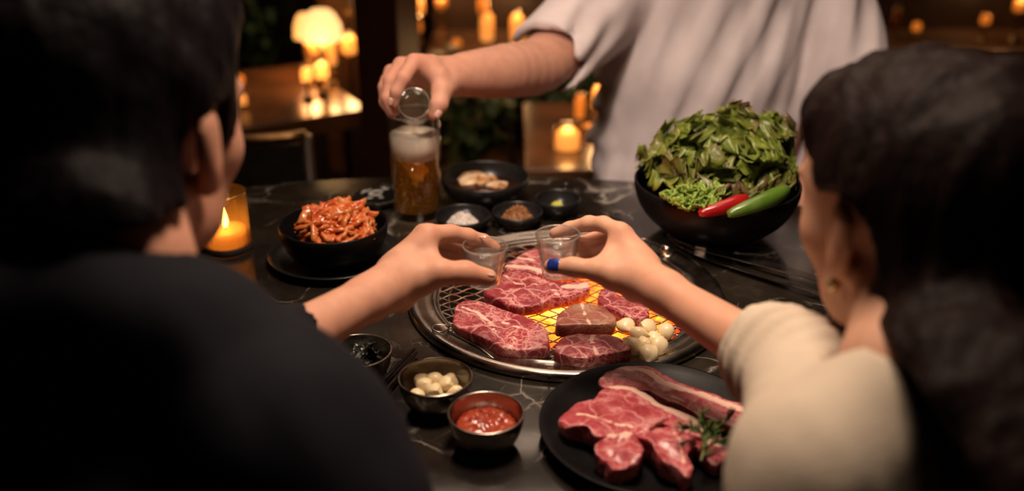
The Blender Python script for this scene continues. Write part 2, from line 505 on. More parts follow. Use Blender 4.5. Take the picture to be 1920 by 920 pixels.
# ------------------------------------------------------------------ grill
gr = thing('charcoal_grill', 'round steel charcoal grill set into the table with a glowing fire under wire mesh', 'grill', GC)
ring = lathe([(0.165, -0.01), (0.1955, 0.0005), (0.1965, 0.005), (0.194, 0.0095), (0.189, 0.0112), (0.184, 0.0100), (0.177, 0.0072), (0.170, 0.0062), (0.1655, 0.0078), (0.1635, 0.0085), (0.1620, 0.0070), (0.1615, 0.0), (0.1612, -0.012), (0.165, -0.01)], 128, GC)
obj('outer_ring', ring, M_STEEL, gr)
obj('firebox', lathe([(0.1608, 0.002), (0.158, -0.03), (0.14, -0.075), (0, -0.08), (0, -0.084), (0.143, -0.08), (0.1625, -0.03), (0.1605, -0.012)], 64, GC), M_IRON, gr)
def wires():
    parts = []; R = 0.1595; gap = 0.0150
    for fam, ang in ((0, math.radians(38)), (1, math.radians(-33))):
        d = V(math.cos(ang), math.sin(ang), 0); s = V(-d[1], d[0], 0)
        k = -11
        while k <= 11:
            o = k * gap
            if abs(o) < R:
                hlf = math.sqrt(R * R - o * o); n = max(3, int(hlf / 0.0065)); path = []
                for i in range(2 * n + 1):
                    t = -hlf + hlf * i / n
                    z = 0.0035 + 0.0007 * math.cos(math.pi * t / gap * 1.05 + math.pi * (fam + k))
                    path.append(GC + d * t + s * o + V(0, 0, z))
                parts.append(tube(path, 0.00085, 5, False))
            k += 1
    circ = [GC + V(R * math.cos(a), R * math.sin(a), 0.0038) for a in np.linspace(0, 2 * math.pi, 97)]
    parts.append(tube(circ, 0.0016, 6, False))
    circ = [GC + V(0.146 * math.cos(a), 0.146 * math.sin(a), 0.0012) for a in np.linspace(0, 2 * math.pi, 97)]
    parts.append(tube(circ, 0.0011, 6, False))
    return join(*parts)
obj('wire_mesh', wires(), M_WIRE, gr)
# embers
m = Mat('glowing_embers'); m.set(color=(0.02, 0.015, 0.012), rough=0.9, estr=1.0)
v = m.coord('Object')
fine = m.noise(26, 5, 0.65, 0.6); big = m.noise(11, 2)
sep = m.n.new('ShaderNodeVectorMath'); sep.operation = 'DISTANCE'; sep.inputs[1].default_value = (0.030, 0.008, -0.04)
m.link(v, sep.inputs[0])
heat = m.math('ADD', m.math('MULTIPLY', fine, 0.75), m.math('MULTIPLY', big, 0.55))
heat = m.math('SUBTRACT', heat, m.math('MULTIPLY', m.math('POWER', m.math('DIVIDE', sep.outputs['Value'], 0.130), 4.0), 0.42))
fire = m.ramp(heat, [(0.20, (0, 0, 0)), (0.32, (0.20, 0.012, 0.001)), (0.44, (1.0, 0.07, 0.003)), (0.56, (1.0, 0.14, 0.006)), (0.72, (1.0, 0.25, 0.02)), (0.92, (1.0, 0.45, 0.09))])
m.link(fire, m.b.inputs['Emission Color'])
m.link(m.ramp(heat, [(0.30, 0.25), (0.50, 0.55), (0.75, 1.0)]), m.b.inputs['Emission Strength'])
ml = m.n.new('ShaderNodeMath'); ml.operation = 'MULTIPLY'; ml.inputs[1].default_value = 4.2
m.link(m.ramp(heat, [(0.30, 0.3), (0.50, 0.6), (0.75, 1.0)]), ml.inputs[0]); m.link(ml.outputs[0], m.b.inputs['Emission Strength'])
M_EMBER = m.m
def embers():
    rs = np.random.RandomState(4); parts = []
    rr = [0.0, 0.03, 0.06, 0.09, 0.12, 0.142]; vs, fs = lathe([(r, -0.05) for r in rr], 40, GC)
    vs[:, 2] += 0.006 * wobble(vs, 70, 3); parts.append((vs, [f[::-1] for f in fs]))
    for i in range(120):
        a, r = rs.rand() * 6.28, 0.135 * math.sqrt(rs.rand()); s = 0.010 + 0.010 * rs.rand()
        sv, sf = lathe([(0, -1), (0.6, -0.8), (0.95, -0.3), (0.95, 0.3), (0.6, 0.8), (0, 1)], 8)
        sv = sv * s * V(1, 1, 0.8) * (1 + 0.18 * wobble(sv, 2.5, i))[:, None]
        parts.append(xf((sv, sf), GC + V(r * math.cos(a), r * math.sin(a), -0.042 + 0.012 * rs.rand()), rs.rand(3) * 6))
    return join(*parts)
e = obj('embers', embers(), M_EMBER, gr, smooth=True); e['kind'] = 'stuff'
def grill_pt(ang, r, z): return GC + V(r * math.cos(ang), r * math.sin(ang), z)
# wire hooks that lift the mesh out, knob and dents on the ring
for ang in (math.radians(213), math.radians(52)):
    a, b, c = ang - 0.05, ang + 0.05, 0.006
    path = [grill_pt(ang - 0.02, 0.160, 0.005), grill_pt(ang - 0.03, 0.168, 0.0105), grill_pt(ang - 0.05, 0.182, 0.0125), grill_pt(ang, 0.189, 0.0135), grill_pt(ang + 0.045, 0.184, 0.0125), grill_pt(ang + 0.03, 0.170, 0.0105), grill_pt(ang + 0.02, 0.160, 0.005)]
    obj('lift_hook', tube(spline(path, 6), 0.0011, 6), M_WIRE, gr)
kp = P(1250, 470, 0.012)
obj('ring_knob', lathe([(0, -0.006), (0.008, -0.006), (0.009, 0.0), (0.0085, 0.006), (0.005, 0.009), (0, 0.0095)], 20, kp), M_STEEL, gr)
for px, py, s in ((1264, 657, 0.0028), (1245, 668, 0.001), (1274, 653, 0.0008), (1030, 706, 0.0012)):
    hp = P(px, py, 0.0078)
    obj('dent', lathe([(0, 0.0016), (s * 0.7, 0.0013), (s, -0.002), (0, -0.003)], 12, hp), M_IRON, gr)
# thin skewer-like bars resting on the mesh edge
bar = [P(838, 619, 0.008), P(900, 652, 0.008), P(934, 679, 0.008)]
obj('loose_bar', tube(bar, 0.0012, 6), M_WIRE, gr)

# ------------------------------------------------------------------ meat
def meat_mat(name, red, dark, pale, vein1=30, vein2=105, amt=0.85, brown=0.0, rough=0.32):
    m = Mat(name)
    w = m.warp(34, 0.028); w2 = m.warp(120, 0.007, w)
    base = m.ramp(m.noise(45, 4), [(0.32, dark), (0.66, red)])
    if brown:
        base = m.mix(m.ramp(m.noise(35, 3), [(0.40, 0.0), (0.60, brown)]), base, (0.30, 0.155, 0.08))
    l1 = m.ramp(m.voro(vein1, vec=w2), [(0.0, 0.85), (0.022, 0.5), (0.06, 0.0)])
    ct = m.math('ABSOLUTE', m.math('SUBTRACT', m.noise(vein2 * 0.75, 1.5, 0.5, 1.2, w), 0.5))
    l3 = m.ramp(ct, [(0.0, 0.75), (0.014, 0.5), (0.04, 0.0)])
    l2 = m.ramp(m.voro(vein2, vec=w2), [(0.0, 0.75), (0.035, 0.30), (0.085, 0.0)])
    msk = m.ramp(m.noise(22, 2), [(0.40, 0.15), (0.60, 1.0)])
    vein = m.mix(1.0, l1, m.mix(1.0, m.mix(1.0, l2, l3, 'LIGHTEN'), msk, 'MULTIPLY'), 'LIGHTEN')
    vein = m.mix(1.0, vein, (amt, amt, amt), 'MULTIPLY')
    c = m.mix(vein, base, pale)
    fat = m.attr('fat')
    fn = m.ramp(m.math('ADD', fat, m.math('MULTIPLY', m.math('SUBTRACT', m.noise(60, 4), 0.5), 0.9)), [(0.42, 0.0), (0.60, 1.0)])
    c = m.mix(fn, c, (0.80, 0.52, 0.42))
    m.color(c).set(rough=rough, spec=0.5, sss=0.12, sss_r=(0.6, 0.12, 0.08), sss_s=0.01)
    m.bump(m.mix(0.5, vein, m.noise(150, 3)), 0.35, 0.0012); return m.m
M_BEEF = meat_mat('marbled_beef', (0.36, 0.030, 0.045), (0.21, 0.012, 0.022), (0.78, 0.40, 0.37), amt=1.0)
M_BEEF_SEARED = meat_mat('seared_beef', (0.34, 0.085, 0.065), (0.24, 0.050, 0.040), (0.50, 0.28, 0.20), brown=0.7)
M_PORK = meat_mat('raw_collar', (0.44, 0.060, 0.075), (0.28, 0.026, 0.036), (0.70, 0.33, 0.31), 30, 85, 0.8)
def slab(pxs, htop, th, seed, fatline=None, fatw=0.006, bulge=0.0015, n=7, jag=0.0012, lift=None):
    w = np.array([P(x, y, htop) for x, y in pxs]); o = spline(w[:, :2], n, True); N = len(o)
    c = o.mean(0); zt = TABLE_Z + htop; zb = zt - th
    rows = [(0.95, 0.0), (0.99, 0.10), (1.0, 0.42), (1.0, 0.80), (0.988, 0.95), (0.962, 1.0), (0.86, 1.01), (0.72, 1.01), (0.55, 1.0), (0.38, 1.0), (0.2, 1.0)]
    vs = []
    for s, t in rows:
        for k in range(N):
            q = c + (o[k] - c) * s; vs.append((q[0], q[1], zb + th * t))
    vs.append((c[0], c[1], zb + th * 1.0)); vs.append((c[0], c[1], zb))
    vs = np.array(vs)
    t = np.clip((vs[:, 2] - zb) / th, 0, 1)
    vs[:, 2] += bulge * wobble(vs, 90, seed) * t
    rad = vs[:, :2] - c
    vs[:, :2] += rad / (np.linalg.norm(rad, axis=1, keepdims=True) + 1e-6) * (jag * wobble(vs * V(1, 1, 0.6), 260, seed + 5, 2) * np.clip(np.linalg.norm(rad, axis=1) / 0.02, 0, 1))[:, None]
    if lift is not None: vs[:, 2] += lift(vs) 
    fs = []
    for r in range(len(rows) - 1):
        for k in range(N):
            j = (k + 1) % N; fs.append((r * N + k, r * N + j, (r + 1) * N + j, (r + 1) * N + k))
    L = (len(rows) - 1) * N
    for k in range(N):
        j = (k + 1) % N; fs.append((L + k, L + j, len(vs) - 2)); fs.append((j, k, len(vs) - 1))
    ar = np.sum(o[:, 0] * np.roll(o[:, 1], -1) - o[:, 1] * np.roll(o[:, 0], -1))
    if ar < 0: fs = [f[::-1] for f in fs]
    fat = np.zeros(len(vs))
    for ln, wd in (fatline or []):
        L_ = np.array([P(x, y, htop)[:2] for x, y in ln]); L_ = spline(L_, 6)
        d = np.min(np.linalg.norm(vs[:, None, :2] - L_[None], axis=2), axis=1)
        fat = np.maximum(fat, np.clip(1.0 - 0.5 * d / wd, 0, 1))
    return (vs, fs), fat, (c[0], c[1], zb)
def c4(*p): return [(700 + x / 2.788, 390 + y / 2.788) for x, y in p]
def c7(*p): return [(980 + x / 3.066, 620 + y / 3.066) for x, y in p]
def steak(name, label, pts, h, th, mat, seed, group, fat=None, **kw):
    vf, fa, loc = slab(pts, h, th, seed, fat, **kw)
    return tag(obj(name, vf, mat, None, loc=loc, attr={'fat': fa}), label, 'meat', group)
G1 = 'beef cuts on the grill'
steak('beef_slice', 'largest marbled raw beef slice on the left side of the grill', c4((440, 500), (500, 483), (600, 498), (700, 535), (800, 565), (880, 602), (912, 645), (920, 715), (880, 735), (780, 738), (680, 725), (560, 675), (470, 632), (418, 592), (425, 540)), 0.019, 0.0135, M_BEEF, 1, G1, fat=[(c4((450, 520), (540, 545), (600, 590), (640, 650)), 0.0028), (c4((600, 590), (690, 600), (760, 620)), 0.0022), (c4((720, 600), (740, 680), (720, 720)), 0.0016)])
steak('beef_slice', 'pink fatty beef slice at the back of the grill behind the two raised glasses', c4((690, 295), (740, 255), (800, 222), (870, 205), (950, 215), (1000, 270), (1010, 340), (900, 348), (780, 325), (700, 318)), 0.019, 0.0125, M_BEEF, 2, G1, fat=[(c4((700, 300), (790, 310), (880, 330)), 0.005), (c4((760, 260), (850, 275)), 0.003)])
steak('beef_slice', 'marbled beef slice with pale fatty end directly below the two raised glasses', c4((575, 436), (640, 385), (690, 330), (790, 332), (880, 365), (960, 385), (1040, 388), (1120, 378), (1128, 420), (1050, 455), (960, 468), (880, 492), (760, 512), (660, 478)), 0.021, 0.0150, M_BEEF, 3, G1, fat=[(c4((1000, 410), (1060, 410), (1120, 400)), 0.0055), (c4((690, 345), (740, 390), (850, 400)), 0.0022), (c4((930, 400), (960, 450)), 0.003)])
steak('beef_slice', 'small browned beef piece in the middle of the grill', c4((962, 562), (1000, 520), (1090, 492), (1180, 513), (1255, 555), (1268, 590), (1215, 610), (1080, 606), (970, 608), (952, 596)), 0.022, 0.0165, M_BEEF_SEARED, 4, G1, fat=[(c4((1090, 495), (1105, 550), (1130, 600)), 0.0022)])
steak('beef_slice', 'dark red beef piece on the right of the grill under the bare forearm', c4((1172, 470), (1210, 412), (1290, 452), (1360, 460), (1420, 500), (1442, 545), (1420, 572), (1350, 570), (1280, 545), (1200, 505)), 0.021, 0.0155, M_BEEF, 5, G1)
steak('beef_slice', 'front beef piece with white marbling nearest the plate of raw meat', c4((950, 728), (980, 672), (1060, 655), (1180, 655), (1270, 672), (1345, 724), (1315, 742), (1200, 765), (1090, 780), (1000, 770), (945, 752)), 0.019, 0.0135, M_BEEF, 6, G1, fat=[(c4((1150, 660), (1140, 700), (1170, 760)), 0.0022)])

# garlic
m = Mat('garlic'); m.color(m.ramp(m.noise(40, 3), [(0.3, (0.86, 0.74, 0.50)), (0.7, (0.76, 0.58, 0.30))])).set(rough=0.35, sss=0.2, sss_r=(0.8, 0.5, 0.2), sss_s=0.006); M_GARLIC = m.m
def clove_mesh(seed):
    v, f = lathe([(0, -0.98), (0.35, -0.9), (0.72, -0.62), (0.93, -0.2), (0.96, 0.2), (0.80, 0.6), (0.50, 0.88), (0.22, 1.06), (0.10, 1.16), (0, 1.18)], 20)
    a = np.arctan2(v[:, 1], v[:, 0])
    v = v * (1 + 0.05 * np.cos(2 * a + seed) + 0.07 * np.cos(3 * a + seed * 2) + 0.05 * wobble(v, 1.6, seed))[:, None]
    v[:, 0] += 0.14 * v[:, 2] ** 2
    return make_mesh('garlic_clove', (v, f))
CLOVES = []
for i in range(4):
    me = clove_mesh(i); me.materials.append(M_GARLIC); CLOVES.append(me)
def clove(at, r, rot, i, label, group):
    o = bpy.data.objects.new('garlic_clove', CLOVES[i % 4]); COL.objects.link(o)
    o.location = [float(x) for x in at]; o.scale = (r, r, r * 1.02); o.rotation_euler = rot
    return tag(o, label, 'garlic', group)
rs = random.Random(3)
GP = [(1175, 609, 'leftmost grilled garlic clove, beside the browned beef'), (1215, 612, 'garlic clove at the top middle of the grilled garlic cluster'), (1249, 620, 'garlic clove at the far right of the grilled cluster'), (1196, 626, 'garlic clove in the middle left of the grilled cluster'), (1226, 631, 'garlic clove tucked in the centre of the grilled cluster'), (1188, 647, 'upright garlic clove touching the tip of the front beef piece'), (1207, 643, 'half hidden garlic clove low in the grilled cluster'), (1235, 645, 'large garlic clove at lower right of the grilled cluster'), (1216, 659, 'frontmost garlic clove of the grilled cluster by the steel ring')]
for i, (x, y, lb) in enumerate(GP):
    r = 0.0102 + 0.0012 * rs.random()
    if i in (4, 6): r = 0.0085
    at = P(x, y + 3, 0.0045 + r * 0.9); at[2] = TABLE_Z + 0.0045 + r * 0.93
    clove(at, r, (rs.uniform(0.7, 2.2), rs.uniform(-0.4, 0.4), rs.uniform(0, 6.28)), i, lb, 'garlic cloves on the grill')

# ------------------------------------------------------------------ bowls and plates
def bowl_prof(R, H, foot, t=0.0035, belly=0.55, lip=0.0015, floor=0.006):
    """outer wall up, round lip, inner wall down"""
    o = []
    for k in range(9):
        a = k / 8; r = foot + (R - foot) * (math.sin(a * math.pi / 2) ** belly if belly < 1 else a ** (1 / belly)); o.append((r, 0.004 + (H - 0.004) * a ** 1.15))
    inner = [(max(r - t, 0.0), max(z, floor)) for r, z in o]
    return [(0, 0.0015), (foot * 0.78, 0.0015), (foot * 0.82, 0.0), (foot * 0.98, 0.0)] + o + [(R - t * 0.3, H + lip), (R - t * 0.75, H + lip * 0.9)] + inner[::-1] + [(foot * 0.5, floor), (0, floor)]
def bowl(name, label, cat_, px, py, hw, H, mat, foot=0.5, belly=0.6, base=0.0, t=0.0035, group=None, pitted=0):
    rim = P(px, py, H + base); d = (CAM[2] - rim[2]) / (SP + (py - 460) / FPX * CP); R = hw * d / FPX
    loc = V(rim[0], rim[1], TABLE_Z + base)
    o = thing(name, label, cat_, loc, group)
    obj('bowl_body', lathe(bowl_prof(R, H, R * foot, t, belly), 72, loc), mat, o)
    return o, loc, R
def rim_ring(parent, loc, R, H, t, mat):
    path = [loc + V(R * math.cos(a), R * math.sin(a), H) for a in np.linspace(0, 2 * math.pi, 65)]
    obj('rolled_rim', tube(path, t, 6, False), mat, parent)

# steel cups
kb, kl, kr = bowl('steel_cup', 'small steel cup of peeled raw garlic cloves beside the grill', 'cup', 816, 707, 69, 0.036, M_STEEL, 0.66, 0.75, t=0.0016)
rim_ring(kb, kl, kr - 0.0004, 0.0365, 0.0011, M_STEEL)
sb, sl, sr = bowl('steel_cup', 'small steel cup filled with red chilli paste at the front', 'cup', 911, 774, 71.5, 0.036, M_STEEL, 0.66, 0.75, t=0.0016)
rim_ring(sb, sl, sr - 0.0004, 0.0365, 0.0011, M_STEEL)
wb, wl, wr = bowl('steel_cup', 'steel cup of dark seaweed under the left forearm', 'cup', 672, 658, 62, 0.036, M_STEEL, 0.6, 0.7, t=0.0016)
rim_ring(wb, wl, wr - 0.0004, 0.0365, 0.0011, M_STEEL)
gl = []
rg = random.Random(11)
spots = [(0.0, 0.0, 1)] + [(0.0175 * math.cos(a), 0.0175 * math.sin(a), 0) for a in np.linspace(0.3, 5.6, 6)] + [(0.011 * math.cos(a), 0.011 * math.sin(a), 2) for a in (0.2, 1.7, 3.2, 4.7)] + [(0.0215 * math.cos(a), 0.0215 * math.sin(a), 1) for a in (0.9, 2.3, 3.7, 5.2, 6.1)]
for i, (x, y, lv) in enumerate(spots):
    clove(kl + V(x, y, 0.0135 + lv * 0.0066), 0.0082 + 0.001 * rg.random(), (rg.uniform(0.6, 2.4), rg.uniform(-0.6, 0.6), rg.uniform(0, 6.28)), i, 'pale peeled garlic clove in the small steel cup of raw garlic', 'garlic cloves in the steel cup')
# chilli paste
m = Mat('chilli_paste'); m.color(m.ramp(m.noise(90, 4), [(0.35, (0.21, 0.018, 0.010)), (0.55, (0.34, 0.055, 0.022)), (0.72, (0.12, 0.009, 0.006))])).set(rough=0.18, spec=0.6, sss=0.1, sss_r=(0.5, 0.1, 0.05), sss_s=0.004); m.bump(m.noise(220, 3), 0.4, 0.001); M_CHILI = m.m
def mound(R, base, h, seed, rough=0.2, sc=200, rings=14, n=40, flat=0.35):
    vs, fs = lathe([(0, 0)] + [(R * k / rings, 0) for k in range(1, rings + 1)] + [(R * 0.97, -0.004), (0, -0.004)], n)
    r = np.hypot(vs[:, 0], vs[:, 1]) / R; top = vs[:, 2] > -0.001
    z = h * np.clip(1 - r ** 2, 0, 1) ** flat; z = z * (1 + rough * wobble(vs, sc, seed)) + h * rough * 0.6 * wobble(vs, sc * 2, seed + 3) * (r < 0.97)
    vs[:, 2] = np.where(top, z, vs[:, 2]); return vs + base, [f[::-1] for f in fs]
o = obj('chilli_paste', mound(sr * 0.83, sl + V(0, 0, 0.0190), 0.008, 3, 0.42, 300), M_CHILI, None, loc=sl + V(0, 0, 0.0150)); tag(o, 'glossy red chilli paste in the front steel cup', 'sauce')

# leaf maker: ruffled sheet
def leaf(L, W, e0, e1, frill, freq, seed, th=0.0008, nu=52, nv=15, droop=0.2, taper=0.75, rag=0.12):
    rs = np.random.RandomState(seed); ph = rs.rand(6) * 6.28
    def fn(u, v):
        ang = e0 + (e1 - e0) * u[:, 0] ** 1.3
        du = L / (u.shape[0] - 1)
        x = np.concatenate([[0], np.cumsum(np.cos(ang[:-1]) * du)]); z = np.concatenate([[0], np.cumsum(np.sin(ang[:-1]) * du)])
        w = W * (0.10 + 0.90 * np.sin(np.pi * np.clip(u, 0, 1) ** taper * 0.93) ** 0.8)
        w = w * (1 + rag * np.sin(freq * 9 * u + ph[4] + 2 * v) + rag * 0.8 * np.sin(freq * 21 * u + ph[5] + 3 * v) + rag * 0.5 * np.sin(freq * 43 * u + ph[1]))
        a = np.abs(v) ** 2.0
        sg = np.where(v > 0, ph[2], ph[3])
        rf = frill * a * (np.sin(6.28 * freq * 0.6 * u + sg) + 0.42 * v * v * np.sin(6.28 * freq * 1.55 * u + ph[1] + sg) + 0.20 * v ** 4 * np.sin(6.28 * freq * 3.6 * u + 2 * sg)) + 0.22 * frill * np.sin(6.28 * freq * 0.5 * u + 3.1 * v + ph[0])
        cup = W * droop * v ** 2
        nx = -np.sin(ang)[:, None]; nz = np.cos(ang)[:, None]
        tip = np.clip((u - 0.8) / 0.2, 0, 1) * frill * 0.9 * np.sin(9 * v + ph[3])
        b = rf + cup + tip - 0.0016 * np.exp(-(v / 0.10) ** 2) * (1 - u)
        sw = 0.35 * frill * a * np.cos(6.28 * freq * 1.7 * u + ph[2])
        return np.stack([x[:, None] + nx * b + sw * 0.6, v * w + sw, z[:, None] + nz * b], -1)
    return sheet(fn, nu, nv, th)
def place_leaf(data, at, az, roll=0.0):
    v, f, u, vv = data
    R = np.array(Matrix.Rotation(az, 3, 'Z') @ Matrix.Rotation(roll, 3, 'X'))
    return (v @ R.T + at, f), {'along': u, 'across': np.abs(vv)}

# seaweed
M_SEAWEED = plain('seaweed', (0.018, 0.022, 0.010), (0.006, 0.009, 0.005), 0.22, 60, 0.3, 200, spec=0.7)
M_SPROUT = plain('pickled_radish', (0.55, 0.48, 0.12), (0.42, 0.34, 0.07), 0.3, 60)
rw = random.Random(5)
for i in range(16):
    a = rw.uniform(0, 6.28); r = 0.017 * math.sqrt(rw.random())
    d = leaf(0.030 + 0.012 * rw.random(), 0.0065, rw.uniform(0.0, 0.7), rw.uniform(-0.9, 0.1), 0.0028, 2.2, i, 0.0008, 22, 7)
    az = rw.uniform(0, 6.28)
    at = wl + V(r * math.cos(a) - 0.012 * math.cos(az), r * math.sin(a) - 0.012 * math.sin(az), 0.018 + 0.011 * rw.random())
    vf, at_ = place_leaf(d, at, az, rw.uniform(-0.6, 0.6))
    tag(obj('seaweed_strip', vf, M_SEAWEED, None, loc=at), 'dark green seaweed strip in the steel cup under the left forearm', 'seaweed', 'seaweed strips in the steel cup')
for i, (x, y, z) in enumerate(((-0.008, -0.020, 0.026), (0.002, -0.022, 0.024), (-0.016, -0.016, 0.027))):
    v, f = lathe([(0, -1), (0.7, -0.7), (1, 0), (0.7, 0.7), (0, 1)], 10); v = v * (1 + 0.15 * wobble(v, 2, i))[:, None] * V(0.006, 0.004, 0.0035)
    tag(obj('radish_bit', xf((v, f), wl + V(x, y, z), (0, 0.3, i)), M_SPROUT, None, loc=wl + V(x, y, z)), ('middle of three pale yellow pickle bits on the seaweed', 'rightmost of three pale yellow pickle bits on the seaweed', 'leftmost of three pale yellow pickle bits on the seaweed')[i], 'pickle', 'pickle bits on the seaweed')

# chopsticks
M_STICK = plain('lacquer_wood', (0.035, 0.018, 0.010), (0.016, 0.009, 0.006), 0.25, 30)
for k, (a, b, lb) in enumerate((((777, 654), (694, 738), 'dark chopstick nearer the seaweed cup'), ((781, 661), (709, 748), 'dark chopstick nearer the garlic cup'))):
    pa, pb = P(*a, 0.0045), P(*b, 0.0055); pe = pb + (pb - pa) * 0.9
    tag(obj('chopstick', tube([pa, pa + (pe - pa) * 0.5, pe], [0.0017, 0.0027, 0.0036], 8), M_STICK, None, loc=(pa + pe) / 2), lb, 'chopstick', 'pair of chopsticks')

# kimchi
pl_rim = P(627, 470, 0.012); pl = V(pl_rim[0], pl_rim[1] - 0.002, TABLE_Z)
sau = thing('saucer', 'wide black saucer under the kimchi bowl', 'saucer', pl)
obj('saucer_body', lathe([(0, 0.0012), (0.048, 0.0012), (0.05, 0), (0.056, 0.0), (0.070, 0.004), (0.0855, 0.0115), (0.0875, 0.0125), (0.0868, 0.0138), (0.070, 0.0075), (0.056, 0.004), (0, 0.0035)], 80, pl), M_BLACK, sau)
KH = 0.055; kz = 0.0040
kr_ = P(625, 417, KH + kz); KL = V(kr_[0], kr_[1], TABLE_Z + kz); KR = 0.0712
kim = thing('kimchi_bowl', 'round black bowl heaped with red kimchi', 'bowl', KL)
obj('bowl_body', lathe(bowl_prof(KR, KH, KR * 0.52, 0.0032, 0.6), 80, KL), M_BLACKMATT, kim)
m = Mat('kimchi'); m.color(m.ramp(m.noise(55, 4), [(0.30, (0.46, 0.050, 0.012)), (0.50, (0.60, 0.125, 0.030)), (0.68, (0.68, 0.27, 0.09)), (0.8, (0.36, 0.02, 0.008))])).set(rough=0.16, spec=0.6, sss=0.15, sss_r=(0.6, 0.2, 0.05), sss_s=0.005); m.bump(m.noise(260, 3), 0.35, 0.0008); M_KIMCHI = m.m
KM = []
for i in range(8):
    v, f, u, w = leaf(0.040 + 0.005 * (i % 3), 0.0185 + 0.0014 * (i % 4), 0.45 - 0.1 * (i % 5), -0.7 + 0.2 * (i % 4), 0.0036, 0.8 + 0.15 * i, 40 + i, 0.0036 + 0.0012 * (i % 2), 20, 11, 0.12 + 0.05 * (i % 3), 0.5, 0.06)
    v = v - v.mean(0); me = make_mesh('kimchi_piece', (v, f)); me.materials.append(M_KIMCHI); KM.append(me)
rk = random.Random(8)
KC = KL + V(0.002, -0.002, 0.0)
for i in range(64):
    t = i / 63; r = 0.041 * math.sqrt(1 - t) * (0.75 + 0.3 * rk.random()) if i < 60 else 0.006 * rk.random()
    a = i * 2.399
    z = 0.024 + 0.044 * (1 - (r / 0.052) ** 2) + 0.003 * rk.random()
    o = bpy.data.objects.new('kimchi_piece', KM[i % 8]); COL.objects.link(o)
    o.location = (KC + V(r * math.cos(a), r * math.sin(a), z)).tolist()
    tl = 0.75 * r / 0.056
    o.rotation_euler = (rk.uniform(-0.5, 0.5), tl + rk.uniform(-0.35, 0.35), a + rk.uniform(-0.9, 0.9))
    s = rk.uniform(0.85, 1.2); o.scale = (s, s, s)
    tag(o, 'glossy red kimchi piece heaped in the round black bowl', 'kimchi', 'kimchi pieces in the black bowl')
o = obj('kimchi_juice', mound(0.054, KL + V(0, 0, 0.016), 0.028, 7, 0.1, 120), M_CHILI, None, loc=KL + V(0, 0, 0.014)); tag(o, 'red kimchi juice at the bottom of the kimchi bowl', 'sauce')

# broth bowl
bb, bl, br = bowl('broth_bowl', 'wide black bowl of dark soy broth behind the beer glass', 'bowl', 909, 330, 83, 0.040, M_BLACK, 0.55, 0.7)
m = Mat('soy_broth'); m.color(m.ramp(m.noise(30, 3), [(0.3, (0.035, 0.010, 0.004)), (0.7, (0.075, 0.020, 0.006))])).set(rough=0.06, spec=0.6); M_SOY = m.m
obj_ = obj('soy_broth', lathe([(0, 0.001), (br * 0.80, 0), (br * 0.80, -0.002), (0, -0.002)][::-1], 48, bl + V(0, 0, 0.0215)), M_SOY, None, loc=bl + V(0, 0, 0.02)); tag(obj_, 'dark soy broth in the wide black bowl', 'broth')
m = Mat('tofu_skin'); m.color(m.mix(m.ramp(m.voro(75, 'F1', m.warp(60, 0.01)), [(0.20, 1.0), (0.30, 0.0)]), m.ramp(m.noise(38, 4), [(0.42, (0.80, 0.62, 0.42)), (0.56, (0.62, 0.32, 0.12)), (0.70, (0.22, 0.06, 0.02))]), (0.16, 0.04, 0.012))).set(rough=0.3, sss=0.1, sss_s=0.004); m.bump(m.noise(120, 3), 0.4, 0.001); M_TOFU = m.m
def patty(px, py, rx, ry, h, seed, z):
    c = P(px, py, z); v, f = mound(1.0, V(0, 0, 0), 1.0, seed, 0.06, 3.0, 10, 36, 0.3)
    a = np.arctan2(v[:, 1], v[:, 0]); k = 1 + 0.14 * np.sin(3 * a + seed) + 0.07 * np.sin(7 * a + seed * 2)
    v = v * np.stack([rx * k, ry * k, np.full(len(v), h)], 1); return (v + c, f), c
for px, py, rx, ry, h, sd, lb in ((893, 336, 0.032, 0.028, 0.006, 2, 'pale creamy fried slice floating in the soy broth'), (934, 348, 0.017, 0.014, 0.005, 5, 'small brown ring slice floating in the soy broth')):
    vf, c = patty(px, py, rx, ry, h, sd, 0.0225); tag(obj('fried_slice', vf, M_TOFU, None, loc=c), lb, 'food', 'slices in the soy broth')

# condiment dishes
sd, sdl, sdr = bowl('sauce_dish', 'small black dish of coarse white salt', 'dish', 868, 403, 52, 0.022, M_BLACK, 0.5, 0.75, t=0.0024)
cd, cdl, cdr = bowl('sauce_dish', 'small black dish of brown spiced paste grains', 'dish', 970, 396, 48, 0.022, M_BLACK, 0.5, 0.75, t=0.0024)
yd, ydl, ydr = bowl('sauce_dish', 'small black dish of yellow green wasabi', 'dish', 1046, 371, 43, 0.028, M_BLACK, 0.55, 0.75, t=0.0024)
obj('dish_handle', tube(spline([ydl + V(0.012, 0.031, 0.024), ydl + V(0.013, 0.036, 0.033), ydl + V(0.014, 0.032, 0.038)], 5), [0.0032] * 10 + [0.002], 8), M_BLACK, yd)
def grains(n, base, R, h, s0, s1, seed):
    rs = np.random.RandomState(seed); parts = []
    g = lathe([(0, -1), (0.85, -0.5), (0.9, 0.5), (0, 1)], 6)
    for i in range(n):
        a, r = rs.rand() * 6.28, math.sqrt(rs.rand()); s = s0 + (s1 - s0) * rs.rand()
        parts.append(xf(g, base + V(R * r * math.cos(a), R * r * math.sin(a), h * (1 - r ** 2) * (0.8 + 0.35 * rs.rand())), rs.rand(3) * 6, s))
    return join(*parts)
M_SALT = plain('salt', (0.82, 0.74, 0.68), (0.70, 0.60, 0.55), 0.35, 200, sss=0.2, sss_s=0.003)
M_SPICE = plain('spice_grains', (0.34, 0.15, 0.045), (0.17, 0.06, 0.02), 0.5, 160)
M_WASABI = plain('wasabi', (0.52, 0.52, 0.035), (0.40, 0.42, 0.02), 0.5, 120, 0.4, 300)
